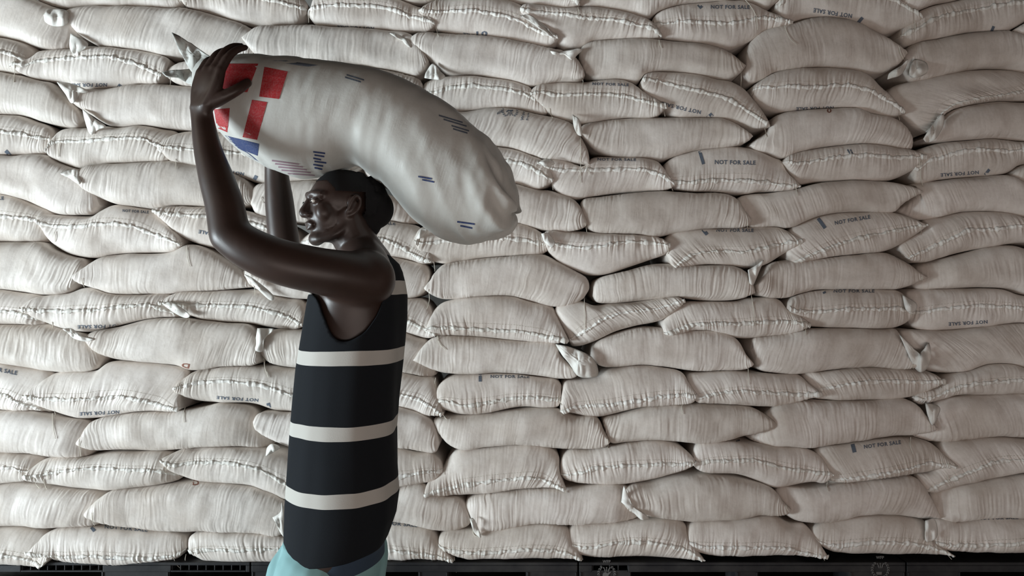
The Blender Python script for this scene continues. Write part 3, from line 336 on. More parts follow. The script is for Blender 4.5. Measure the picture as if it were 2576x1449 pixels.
# printed lettering: sack | text | start of baseline | end of baseline | cap height in px
PRINTS = """
1.2|NOT FOR SALE|263,1329|371,1338|9
1.4|NOT FOR SALE|936,1318|1050,1326|10
1.9|NOT FOR SALE|2460,1308|2562,1306|8
3.8|NOT FOR SALE|2174,1129|2267,1117|10
5.1|NOT FOR SALE|-62,924|42,944|11
5.2|NOT FOR SALE|300,1032|200,1037|9
5.3|NOT FOR SALE|650,1003|545,996|8
5.5|NOT FOR SALE|1234,951|1332,951|8
7.2|NOT FOR SALE|306,816|195,818|9
7.8|NOT FOR SALE|2097,736|2200,736|8
7.9|NOT FOR SALE|2484,805|2386,811|9
9.1|NOT FOR SALE|-95,503|10,503|9
9.2|NOT FOR SALE|308,533|374,537|7
9.3|NOT FOR SALE|600,596|500,578|9
9.4|NOT FOR SALE|893,565|995,566|9
9.5|NOT FOR SALE|1180,565|1280,570|8
9.7|NOT FOR SALE|1802,583|1896,584|9
9.8|NOT FOR SALE|2101,566|2190,550|10
11.3|NOT FOR SALE|614,434|516,420|8
11.5|NOT FOR SALE|1503,404|1600,405|7
11.6|NOT FOR SALE|1798,413|1901,415|11
11.8|NOT FOR SALE|2462,429|2366,436|9
13.2|NOT FOR SALE|269,209|172,210|9
13.6|NOT FOR SALE|1490,214|1582,217|7
13.7|NOT FOR SALE|1764,278|1665,256|10
13.8|NOT FOR SALE|2097,267|2003,270|9
15.3|NOT FOR SALE|941,68|848,64|8
15.4|NOT FOR SALE|1262,96|1165,82|8
15.6|NOT FOR SALE|1788,22|1886,23|10
15.7|NOT FOR SALE|2144,35|2047,20|11
12.5|0|2080,284|2092,284|12
2.2|D|484,1220|500,1222|14
6.2|D|478,916|458,912|12
15.4|01|1226,78|1198,79|13
"""
# printed bars: sack | one end | other end | width
BARS = """
1.2|230,1326|238,1336|9
1.9|2437,1300|2440,1310|7
3.8|2143,1111|2150,1138|10
3.7|1856,1106|1857,1110|10
5.3|674,1014|678,1026|9
5.5|1208,942|1208,960|8
7.8|2070,729|2075,738|8
9.7|1768,577|1779,590|9
9.8|2058,549|2076,574|9
11.1|14,379|26,392|9
11.3|645,442|640,452|9
11.6|1760,380|1770,413|8
11.7|2132,376|2141,390|4
11.7|2139,376|2147,390|4
11.8|2489,426|2478,440|7
13.2|303,213|298,220|9
13.7|1792,287|1780,297|10
15.6|1757,11|1765,20|9
15.7|2170,44|2155,62|8
15.8|2500,66|2494,80|7
1.2|264,1407|310,1407|1.5
"""
# loose corners of cloth: sack | polygon
FLAPS = """
14.1|110,38 122,25 165,26 176,40 165,62 138,66 114,55
14.2|178,84 222,112 200,134 197,140 183,134 176,118
13.2|143,207 176,210 222,230 205,236 182,260 165,236
12.2|208,274 240,300 266,318 248,326 229,339 214,302
10.1|152,437 168,430 196,427 210,440 206,446 201,463 176,449
6.2|158,828 178,826 212,850 236,853 222,859 184,850 172,838
6.3|648,826 690,828 676,836 664,858 660,884 643,881
4.3|669,1147 673,1126 684,1117 704,1125 690,1136
2.2|686,1302 706,1288 709,1264 722,1330 716,1352
4.7|2328,1015 2344,1016 2364,1025 2358,1048 2346,1070 2334,1045
8.6|1881,680 1902,668 1921,655 1912,676 1890,722
14.4|978,82 1000,86 1036,112 1034,120 1006,100
14.3|1068,196 1072,182 1090,160 1106,178 1119,192 1110,200 1086,199
14.5|1374,127 1400,131 1466,123 1450,140 1440,151 1420,138 1392,137
12.4|1441,289 1456,300 1463,342 1453,338 1444,318
14.6|2232,200 2236,186 2270,164 2284,150 2268,186
6.5|1398,866 1430,872 1462,884 1488,898 1500,915 1503,944 1480,950 1455,946 1432,915 1412,890
2.5|1563,1263 1570,1222 1576,1262 1596,1282 1632,1303 1616,1308 1590,1285
2.3|1182,1305 1190,1304 1209,1352 1194,1340
7.9|2270,742 2306,766 2300,784 2282,782
9.5|1047,600 1062,575 1076,578 1056,600
6.7|2262,842 2290,870 2332,905 2336,862 2342,900 2326,932 2310,934
14.7|2290,165 2300,150 2330,158 2334,180 2300,196 2288,190
12.6|2322,350 2348,310 2372,286 2374,310 2350,352 2330,358
1.9|2328,1310 2350,1305 2356,1352 2330,1362
8.3|615,690 632,698 690,748 684,756 650,728
11.5|1355,408 1385,402 1395,412 1372,418
15.5|1310,40 1330,36 1395,96 1372,82 1330,52
7.3|408,762 430,760 478,794 470,800 432,782
9.6|1362,588 1376,586 1396,612 1390,622 1370,608
"""
THREADS = """
14.5|1864,178 1865,200 1864,216 1866,222
1.4|1143,1402 1145,1420 1148,1440
1.2|436,1402 444,1420 455,1431
1.3|468,1394 466,1410 478,1425
9.2|470,618 471,640 474,658 478,671
5.2|466,1024 462,1040 463,1063
4.1|132,1040 134,1075 140,1104
8.5|1889,738 1894,765 1898,800 1900,818
8.4|1470,750 1471,790 1472,835
6.5|1882,926 1883,945 1884,968
6.4|1096,950 1094,965 1098,980
7.5|1101,842 1106,865 1122,880
8.4|1078,728 1080,755 1074,778
14.6|1974,66 1988,98 2003,111
15.6|1864,-10 1884,10 1902,40 1905,75
15.4|1096,-10 1095,20 1094,45
7.7|2026,818 2027,832 2026,842
1.8|2382,1388 2386,1398 2394,1407
1.6|1766,1399 1767,1408 1765,1414
1.5|1462,1397 1460,1408 1467,1420
5.6|1716,1018 1715,1030 1718,1042
3.7|2082,1208 2080,1222 2083,1236
4.7|2291,1100 2290,1120 2297,1142
3.9|2384,1195 2385,1206 2388,1218
10.7|2319,402 2316,440 2322,470
14.7|2266,110 2264,130 2274,150
12.4|1460,345 1461,400 1460,460
11.1|150,360 147,380 146,395
13.1|36,150 37,175 35,207
6.3|662,900 668,930 676,950 672,935
2.3|1190,1310 1192,1345 1205,1352
2.1|231,1290 233,1310 238,1322
4.2|199,1110 202,1130 204,1148
3.3|418,1168 418,1180 416,1190
3.2|85,1200 92,1220 100,1228
3.2|110,1205 114,1222 118,1231
"""

# ---------------- sacks ----------------
CAMP = Vector((0, -D, H))
def ray(px, py, bvh):
    d = (P(px, py, 0)-CAMP).normalized(); h = bvh.ray_cast(CAMP, d, 20)
    return (h[0], d, h[1]) if h[0] is not None else None
def bvh_of(o):
    dg = None; me = o.data
    n = len(me.vertices); co = np.empty(n*3, np.float32); me.vertices.foreach_get('co', co); co = co.reshape(-1, 3)
    return BVHTree.FromPolygons([tuple(c) for c in co], [tuple(p.vertices) for p in me.polygons])
def decal(name, v2, faces, bvh, mat, parent, lift=.0012):
    """flat printed shape laid on the cloth: v2 in px; faces that miss the cloth are dropped"""
    co = []; ok = []
    for x, y in v2:
        h = ray(x, y, bvh)
        if h is None or h[2].dot(h[1]) > -.12 and h[2].dot(h[1]) < .12: co.append((0,0,0)); ok.append(False)
        else: co.append(h[0]-h[1]*lift); ok.append(True)
    fs = []
    for f in faces:
        if all(ok[i] for i in f):
            if max((co[i]-co[j]).length for i in f for j in f) < .06: fs.append(tuple(f))
    if not fs: return None
    used = sorted({i for f in fs for i in f}); mp = {i: k for k, i in enumerate(used)}
    return mesh_obj(name, [co[i] for i in used], [tuple(mp[i] for i in f) for f in fs], mat, parent, smooth=False)
_tc = {}
def text_shape(s):
    if s in _tc: return _tc[s]
    c = bpy.data.curves.new('t', 'FONT'); c.body = s; c.size = 1; c.offset = .03; c.space_character = 1.12; c.resolution_u = 2
    o = bpy.data.objects.new('t', c); C.collection.objects.link(o); bpy.context.view_layer.update()
    me = o.to_mesh(); v = np.array([tuple(q.co) for q in me.vertices]); f = [tuple(p.vertices) for p in me.polygons]
    o.to_mesh_clear(); bpy.data.objects.remove(o); bpy.data.curves.remove(c)
    bm = bmesh.new(); vs = [bm.verts.new(q) for q in v]
    for q in f:
        try: bm.faces.new([vs[i] for i in q])
        except ValueError: pass
    lng = [e for e in bm.edges if e.calc_length() > .25]
    bmesh.ops.subdivide_edges(bm, edges=lng, cuts=1); bmesh.ops.triangulate(bm, faces=bm.faces[:])
    bm.verts.index_update(); v = np.array([tuple(q.co) for q in bm.verts])[:, :2]; f = [tuple(q.index for q in fc.verts) for fc in bm.faces]; bm.free()
    v[:, 0] -= v[:, 0].min(); v[:, 0] /= v[:, 0].max(); v[:, 1] -= v[:, 1].min(); v[:, 1] /= v[:, 1].max()
    _tc[s] = (v, f); return _tc[s]
def print_text(s, a, b, cap, bvh, mat, parent, name='lettering', lift=.0012):
    v, f = text_shape(s); a = np.array(a); b = np.array(b); d = b-a; up = np.array([d[1], -d[0]])/np.linalg.norm(d)*cap
    return decal(name, [a+d*x+up*y for x, y in v], f, bvh, mat, parent, lift)
def quad_patch(c, nu, nv):
    c = np.array(c, float); v = []; f = []
    for j in range(nv+1):
        for i in range(nu+1):
            s, t = i/nu, j/nv; v.append((c[0]*(1-s)+c[1]*s)*(1-t)+(c[3]*(1-s)+c[2]*s)*t)
    for j in range(nv):
        for i in range(nu): a = j*(nu+1)+i; f.append((a, a+1, a+nu+2, a+nu+1))
    return v, f
def bar(a, b, w):
    a = np.array(a, float); b = np.array(b, float); d = b-a; n = np.array([-d[1], d[0]])/np.linalg.norm(d)*w/2
    L = int(max(2, np.linalg.norm(d)/6)); return quad_patch([a+n, b+n, b-n, a-n], L, 2)
def tube(path, r, n=6):
    path = [Vector(p) for p in path]; V = []; m = len(path)
    up = Vector((.3, -.9, .2))
    for i, p in enumerate(path):
        t = (path[min(i+1, m-1)]-path[max(i-1, 0)]).normalized(); s = t.cross(up).normalized(); q = s.cross(t).normalized()
        rr = r[i] if hasattr(r, '__len__') else r
        V.append([p+(s*math.cos(a)+q*math.sin(a))*rr for a in [2*math.pi*k/n for k in range(n)]])
    return np.array([[tuple(c) for c in row] for row in V])
def thread_obj(path, parent, r=.0011):
    return grid_obj('loose_thread', tube(path, r), M_thread, parent, closed_v=True)

OFF = {'F': -.045, 'N': -.012, 'H': .05}
def sack_surface(L, top, R, bot, seam, ends, seed, dep=.075, nv=48, du=.0027):
    L, R = np.array(L), np.array(R); bot = [np.array(b) for b in bot]
    if np.linalg.norm(bot[0]-R) < np.linalg.norm(bot[0]-L): bot = bot[::-1]
    tc = crom([L]+list(top)+[R]); bc = crom([L]+bot+[R])
    length = np.linalg.norm(np.diff(tc, axis=0), axis=1).sum()/640
    nu = int(min(400, max(40, length/du))); k = np.linspace(0, 1, nu)
    u = .35*(.5-.5*np.cos(np.pi*k)) + .65*k
    T = along(tc, u); B = along(bc, u)
    # each section runs straight from the top edge to the bottom edge
    f = np.full(nu, .5)
    if seam is not None:
        sc = crom(seam)
        for i in range(nu):
            ch = B[i]-T[i]; l2 = ch@ch+1e-6
            t = ((sc-T[i])@ch)/l2; dist = np.linalg.norm(sc-(T[i]+np.clip(t, 0, 1)[:, None]*ch), axis=1)
            f[i] = np.clip(t[dist.argmin()], .1, .9)
        kern = np.hanning(9); kern /= kern.sum(); f = np.convolve(np.pad(f, 4, 'edge'), kern, 'valid')
    e = 2*u-1
    env = np.clip(1-np.abs(e)**3.4, 0, 1)**.55
    y0 = OFF[ends[0]]*np.clip(1-u/.22, 0, 1)**1.5 + OFF[ends[1]]*np.clip(1-(1-u)/.22, 0, 1)**1.5
    r = np.random.RandomState(seed)
    dd = dep*(1+.12*(r.rand()-.5)); y0 = y0 + .012*(r.rand()-.5)
    phi = np.linspace(math.pi/2, -math.pi/2, nv); n = 3.0 if seam is None else 2.5
    sn = np.sign(np.sin(phi))*np.abs(np.sin(phi))**(2/n); cs = np.abs(np.cos(phi))**(2/n)
    sm = T[0]*0
    # fraction along the chord: 0 top, f at the foremost line, 1 bottom
    fr = np.where(sn[None, :] > 0, f[:, None]*(1-sn[None, :]), f[:, None]+(1-f[:, None])*(-sn[None, :]))
    pos = T[:, None, :]*(1-fr[..., None]) + B[:, None, :]*fr[..., None]
    y = y0[:, None] - (dd*env)[:, None]*cs[None, :]
    s = (D+0*y)/F                                    # edges lie in the plane of the stack face
    V = np.stack([(pos[..., 0]-1288)*s, y, H-(pos[..., 1]-724.5)*s], -1)
    # arc lengths for cloth noise
    U = (np.r_[0, np.cumsum(np.linalg.norm(np.diff(T*.5+B*.5, axis=0), axis=1))]/640)[:, None]+0*y
    dv = np.linalg.norm(np.diff(V, axis=1), axis=2); Vv = np.concatenate([np.zeros((nu, 1)), np.cumsum(dv, 1)], 1)
    sv = Vv - np.take_along_axis(Vv, np.full((nu, 1), nv//2), 1)   # signed distance from the foremost line
    gu = np.gradient(V, axis=0); gv = np.gradient(V, axis=1); N = np.cross(gu, gv); N /= np.linalg.norm(N, axis=2, keepdims=True)+1e-9
    if N[nu//2, nv//2, 1] > 0: N = -N
    hh = np.linalg.norm(T-B, axis=1)/640
    tipn = np.exp(-np.minimum(u, 1-u)*length/.07)[:, None]
    wob = .006*vnoise(U*14, sv*25, seed+1)
    slant = (.5*tipn*np.sign(.5-u)[:, None])*sv
    a = U+wob+slant
    rg = lambda q: 1-2.2*np.abs(q)
    g = .75*rg(vnoise(a*125, sv*9+5, seed+2)) + .26*rg(vnoise(a*66, sv*8+9, seed+3)) + .16*vnoise(a*48, sv*12+9, seed+13) + .45*vnoise(a*190, sv*16, seed+4)
    patch = np.clip(.5+.9*vnoise(U*7, sv*10+3, seed+5), 0, 1)
    if seam is not None:
        mask = np.exp(-np.abs(sv)/.028)*(.7+.5*patch) + .35*tipn + .12*patch
    else:
        mask = .06 + .34*patch**1.5 + .8*tipn
    low = .0055*vnoise(U*9, sv*12, seed+6) + .002*vnoise(U*22, sv*20, seed+7)
    fade = np.clip(np.cos(phi)*2.2, 0, 1)[None, :]*np.clip(env*1.5, 0, 1)[:, None]
    disp = (.0027*g*mask + low)*fade
    if seam is not None: disp -= .002*np.exp(-(sv/.006)**2)*fade   # the cloth is drawn in along the stitching
    V = V + N*disp[..., None]
    return V, U, Vv, u, length
sack_bvh = {}; sack_root = {}; sack_body = {}; sack_info = {}
def make_sack(line):
    i, kind, L, top, R, bot, seam, ends = line.split('|')
    seed = int(float(i.replace('.', ''))*37)+11
    L = pts(L)[0]; R = pts(R)[0]; top = pts(top); bot = pts(bot); seam_p = pts(seam) if seam else None
    V, U, Vv, u, length = sack_surface(L, top, R, bot, seam_p, ends, seed, .066 if kind == 'p' else .058)
    nu, nv = V.shape[:2]
    # close behind: top-back and bottom-back rows
    depth = .40
    bk = []
    for t, zz in ((0, 0), (.12, 1), (.5, 2), (.88, 1), (1, 0)):
        row = V[:, -1]*(1-t)+V[:, 0]*t; row = row.copy(); row[:, 1] = np.maximum(row[:, 1], .0)+depth*(.55 if zz == 0 else 1.0 if zz == 2 else .93); bk.append(row)
    W = np.concatenate([V, np.stack(bk, 1)], 1)
    uv = np.stack([np.concatenate([U, np.repeat(U[:, -1:], 5, 1)], 1), np.concatenate([Vv, Vv[:, -1:]+np.arange(1, 6)[None, :]*.05], 1)], -1)
    c = V[nu//2, nv//2]; base = Vector((float(c[0]), 0.15, float(V[..., 2].min())))
    root = empty('grain_sack', base); inv = Vector(base)
    body = grid_obj('sack_body', W, M_sack, None, closed_v=True, uv=uv)
    sack_bvh[i] = bvh_of(body); sack_root[i] = root; sack_body[i] = body
    sack_info[i] = (kind, L, R, [])
    keep2(body, root)
    if kind == 's':
        m = V[:, nv//2]; rs = np.random.RandomState(seed+50); a = int(nu*.012); z = nu-1-a
        upd = V[:, nv//2-3]-V[:, nv//2+3]; upd /= np.linalg.norm(upd, axis=1, keepdims=True)+1e-9
        xs = U[:, 0]; hw = .0066*(1+.45*vnoise(xs*90, xs*0, seed+8)+.25*vnoise(xs*35, xs*0+4, seed+12)); lift = .0050+.0016*vnoise(xs*110, xs*0+3, seed+9); sh = .0022*vnoise(xs*60, xs*0+7, seed+10)
        side = vnoise(xs*70, xs*0+2, seed+11)
        rows = []
        fwd = np.array([0, -1.0, 0])
        for su, fo in ((1.1, -.6), (1.15, .35), (.35, 1.15), (-.5, 1.0), (-1.15, .2), (-1.1, -.6)):
            rows.append(m + upd*(hw*su+sh)[:, None] + fwd*((fo+.35*side*su)*lift)[:, None])
        S = np.stack(rows, 1)[a:z]
        uvs = np.stack([np.repeat(xs[a:z, None], 6, 1), np.repeat(np.arange(6)[None, :]*.004, z-a, 0)], -1)
        so = grid_obj('stitched_hem', S, M_seam, None, closed_v=True, uv=uvs); keep2(so, root)
        # row of stitches just above the hem
        st = []; fs = []
        step = max(3, int(.013/ (length/nu))); 
        for q in range(a+2, z-3, step):
            p0 = V[q, nv//2-2]; p1 = V[min(q+max(2, step//2), z), nv//2-2]
            t = tube([Vector(p0)+Vector((0,-.0012,.002)), Vector((p0+p1)/2)+Vector((0,-.0022,.002)), Vector(p1)+Vector((0,-.0012,.002))], .00055, 4)
            b0 = len(st); st += [tuple(v) for v in t.reshape(-1, 3)]
            for r0 in range(2):
                for k in range(4): fs.append((b0+r0*4+k, b0+(r0+1)*4+k, b0+(r0+1)*4+(k+1) % 4, b0+r0*4+(k+1) % 4))
        keep2(mesh_obj('stitching', st, fs, M_thread, None), root)
    return root
def keep2(o, root):
    o.parent = root; o.matrix_parent_inverse.identity(); o.location = -root.location
for ln in SACKS.strip().splitlines(): make_sack(ln)
ROWN = {1:'first (bottom)',2:'second',3:'third',4:'fourth',5:'fifth',6:'sixth',7:'seventh',8:'eighth',9:'ninth',10:'tenth',11:'eleventh',12:'twelfth',13:'thirteenth',14:'fourteenth',15:'fifteenth',16:'topmost'}
ORD = ['','leftmost','second','third','fourth','fifth','sixth','seventh','eighth','ninth']
has_print = {l.split('|')[0] for l in PRINTS.strip().splitlines() if 'NOT' in l}
rows_n = {}
for i in sack_root: r, k = i.split('.'); rows_n[int(r)] = max(rows_n.get(int(r), 0), int(k))
BEHIND = {'1.3','2.3','3.4','4.3','5.4','6.3','7.4','8.3','9.4','9.3','10.3','11.3','12.2','13.3','13.4','11.4','5.3','7.3'}
for i, root in sack_root.items():
    r, k = map(int, i.split('.')); kind, L, R, _ = sack_info[i]
    x = (L[0]+R[0])/2
    tone = 'white' if x < 900 else 'off-white' if x < 1500 else 'dusty beige' if x < 2100 else 'dim brownish'
    look = ('printed stitched' if i in has_print else 'stitched') if kind == 's' else 'plain'
    place = 'at left edge' if k == 1 else 'at right edge' if k == rows_n[r] else f'{ORD[k]} from left'
    extra = ', partly behind the porter' if i in BEHIND else ''
    tag(root, f'{tone} {look} sack, {ROWN[r].replace(" (bottom)", "")} row up from pallets, {place}{extra}', 'sack', 'grain sacks stacked in the wall')
def add_part(o, i):
    if o: keep2(o, sack_root[i])
for ln in PRINTS.strip().splitlines():
    i, s, a, b, cap = ln.split('|')
    add_part(print_text(s, pts(a)[0], pts(b)[0], float(cap), sack_bvh[i], M_rust if s in ('D', '0') else M_ink, None), i)
for ln in BARS.strip().splitlines():
    i, a, b, wd = ln.split('|'); v, f = bar(pts(a)[0], pts(b)[0], float(wd))
    add_part(decal('printed_bar', v, f, sack_bvh[i], M_ink, None), i)
# printed wreath emblem: px centre, radius, rotation
def emblem(cx, cy, r, rot, flat=1.0):
    v = []; f = []
    def poly(ps):
        b = len(v); ps = [np.array(p) for p in ps]; c = sum(ps)/len(ps); v.append(c); v.extend(ps); n = len(ps)
        for k in range(n): f.append((b, b+1+k, b+1+(k+1) % n))
    def leaf(x, y, a, l, wd):
        poly([(x+math.cos(a)*l*s+math.cos(a+math.pi/2)*wd*q, y+math.sin(a)*l*s+math.sin(a+math.pi/2)*wd*q) for s, q in ((-1,0),(-.4,1),(.4,1),(1,0),(.4,-1),(-.4,-1))])
    for side in (-1, 1):
        for k in range(9):
            a = math.radians(-95+k*18) if side > 0 else math.pi-math.radians(-95+k*18)
            for rr, tw in ((1.0, .45), (.86, -.45)):
                leaf(rr*math.cos(a), rr*math.sin(a), a+side*(math.pi/2+tw*.9), .15, .045)
    poly([(-.42,-.62),(.18,-.62),(.22,-.2),(.5,.1),(.42,.2),(.1,-.02),(-.1,.12),(-.35,.05),(-.45,-.2)])       # hand
    for a0 in (-.25, .0, .28):
        leaf(a0*.8, .35, math.pi/2-a0, .26, .05); leaf(a0*1.3, .62, math.pi/2-a0, .12, .06)                        # grain
    out = []
    for p in v:
        x, y = p[0]*r, -p[1]*r*flat; c, s = math.cos(rot), math.sin(rot); out.append((cx+x*c-y*s, cy+x*s+y*c))
    return out, f
v, f = emblem(1283, 279, 20, math.pi, .85); add_part(decal('printed_emblem', v, f, sack_bvh['12.3'], M_ink, None), '12.3')
for s, a, b, cap in (('World', (1316,304), (1323,270), 7), ('Food', (1316,270), (1320,248), 7), ('Programme', (1330,303), (1338,262), 7), ('WFP', (1262,276), (1248,283), 6)):
    add_part(print_text(s, a, b, cap, sack_bvh['12.3'], M_ink, None), '12.3')
# loose cloth corners
def flap_obj(i, poly):
    p = np.array(poly, float); c = p.mean(0); n = len(p); dense = crom(list(p)+[p[0]], 6)[:-1]
    rs = np.random.RandomState(int(p.sum()) % 9999); V = []; nr = 7; body = sack_bvh[i]
    ybase = -.075
    m = len(dense); ph = rs.rand()*6
    for j in range(nr):
        t = j/(nr-1); row = []
        for k, q in enumerate(dense):
            qq = c*(1-t)+q*t; ang = math.atan2(q[1]-c[1], q[0]-c[0])
            y = ybase + float(.016*vnoise(np.array([qq[0]/16]), np.array([qq[1]/22]), int(ph*900)+1)[0]) + float(.007*vnoise(np.array([qq[0]/6]), np.array([qq[1]/30]), int(ph*900)+2)[0]) + .010*t*t
            h = ray(qq[0], qq[1], body)
            if h is not None: y = min(y, h[0].y-.004) if h[0].y < .1 else y
            row.append(tuple(P(qq[0], qq[1], y)))
        V.append(row)
    V = np.array(V); uv = np.stack([V[..., 0], V[..., 2]], -1)
    o = grid_obj('loose_corner', V, M_seam, None, closed_v=True, uv=uv)
    md = o.modifiers.new('thickness', 'SOLIDIFY'); md.thickness = .0016
    return o
for ln in FLAPS.strip().splitlines():
    i, s = ln.split('|'); add_part(flap_obj(i, pts(s)), i)
# threads: laid over whatever sack front they cross
allb = list(sack_bvh.values())
def front_y(px, py):
    best = .05
    for b in allb:
        h = ray(px, py, b)
        if h is not None and h[0].y < best: best = h[0].y
    return best
def lay_thread(i, poly):
    q = crom(poly, 6); ys = [min(front_y(a, b), -.02)-.0035 for a, b in q]
    ys = np.convolve(np.pad(ys, 2, 'edge'), np.ones(5)/5, 'valid')
    ys = np.minimum(ys, [front_y(a, b)-.002 for a, b in q])
    add_part(thread_obj([P(a, b, y) for (a, b), y in zip(q, ys)], None), i)
for ln in THREADS.strip().splitlines():
    i, s = ln.split('|'); lay_thread(i, pts(s))
rt = random.Random(5); have = {l.split('|')[0] for l in THREADS.strip().splitlines()}
for i, (kind, L, R, _) in sack_info.items():
    if i in have or R[0] > 2560 or R[1] < 5: continue
    if kind == 's' or rt.random() < .5:
        l = rt.uniform(9, 24); dx = rt.uniform(-4, 6)
        lay_thread(i, [(R[0]-3, R[1]-2), (R[0]-1, R[1]+l*.4), (R[0]+dx*.5, R[1]+l*.8), (R[0]+dx, R[1]+l)])

# ---------------- pallets ----------------
def pallet(x0, x1, opens, lattice, emb, label):
    """px spans on the front edge; opens = fork openings, lattice = slotted strips in the deck edge, emb = emblem centres"""
    ZT, ZB = .487, .345; yf = -.045; yb = 1.02
    X = lambda px: (px-1288)*(D+yf)/F
    root = empty('plastic_pallet', ((X(x0)+X(x1))/2, .45, ZB)); tag(root, label, 'pallet', 'pallets under the stack')
    def part(name, verts, faces, mat=M_pallet, bev=.0025):
        o = mesh_obj(name, verts, faces, mat, None, smooth=False); keep2(o, root)
        if bev: md = o.modifiers.new('bevel', 'BEVEL'); md.width = bev; md.segments = 2
        return o
    # deck: slab with a ribbed front strip
    vs, fs = [], []
    def add(b):
        n = len(vs); vs.extend(boxv(*b)); fs.extend(tuple(n+i for i in f) for f in BF)
    a, b = X(x0)+.003, X(x1)-.003
    add((a, b, yf, yb, ZT-.012, ZT))
    segs = []; cur = a
    for l0, l1 in lattice:
        segs.append((cur, X(l0))); cur = X(l1)
        k = X(l0)
        while k < X(l1)-.01: add((k, k+.005, yf+.004, yf+.05, ZT-.034, ZT-.012)); k += .033
        add((X(l0), X(l1), yf+.05, yf+.056, ZT-.034, ZT-.012)); add((X(l0), X(l1), yf, yf+.056, ZT-.038, ZT-.031))
    segs.append((cur, b))
    for s0, s1 in segs:
        if s1 > s0: add((s0, s1, yf, yf+.06, ZT-.038, ZT-.012))
    add((a, b, yf+.06, yb, ZT-.03, ZT-.012))
    part('pallet_deck', vs, fs)
    # legs between the openings, three deep
    edges = [x0]+[e for o in opens for e in o]+[x1]
    for k in range(0, len(edges), 2):
        s0, s1 = X(edges[k])+.003, X(edges[k+1])-.003
        if s1-s0 < .02: continue
        for y0_, y1_ in ((yf+.003, yf+.15), (.42, .56), (.87, 1.01)):
            vs, fs = [], []
            add((s0, s1, y0_, y1_, ZB+.02, ZT-.037))
            if y0_ < 0:
                for xx in (s0+.004, s1-.009): add((xx, xx+.005, y0_-.004, y0_, ZB+.02, ZT-.038))
            part('pallet_leg', vs, fs)
    vs, fs = [], []
    for y0_, y1_ in ((yf, yf+.15), (.42, .56), (.87, 1.01)): add((a, b, y0_, y1_, ZB+.001, ZB+.02))
    part('pallet_runner', vs, fs)
    for cx, cy in emb:
        v, f = emblem(cx, cy, 22, 0)
        o = mesh_obj('raised_emblem', [P(p[0], p[1], yf+.0005) for p in v], f, M_emb, None, smooth=False); keep2(o, root); o.modifiers.new('thickness', 'SOLIDIFY').thickness = .002
        tv, tf = text_shape('WFP')
        o = mesh_obj('raised_lettering', [P(cx-10+20*x, cy-26-7*y, yf-.002+.0005) for x, y in tv], tf, M_emb, None, smooth=False); keep2(o, root); o.modifiers.new('thickness', 'SOLIDIFY').thickness = .002
pallet(-195, 630, [(-70, 252), (428, 617)], [(52, 258), (430, 618)], [], 'black plastic pallet under the white sacks at the left end, slotted top edge')
pallet(630, 1455, [(750, 1050), (1130, 1322)], [], [], 'black plastic pallet behind the porter, two fork openings')
pallet(1455, 2280, [(1590, 1850), (1910, 2135)], [(1490, 1580)], [(1526, 1442), (2214, 1432)], 'black plastic pallet with two raised wreath emblems, right of middle')
pallet(2280, 3105, [(2420, 2720), (2800, 2990)], [], [], 'black plastic pallet at the right end of the row, in deep shade')

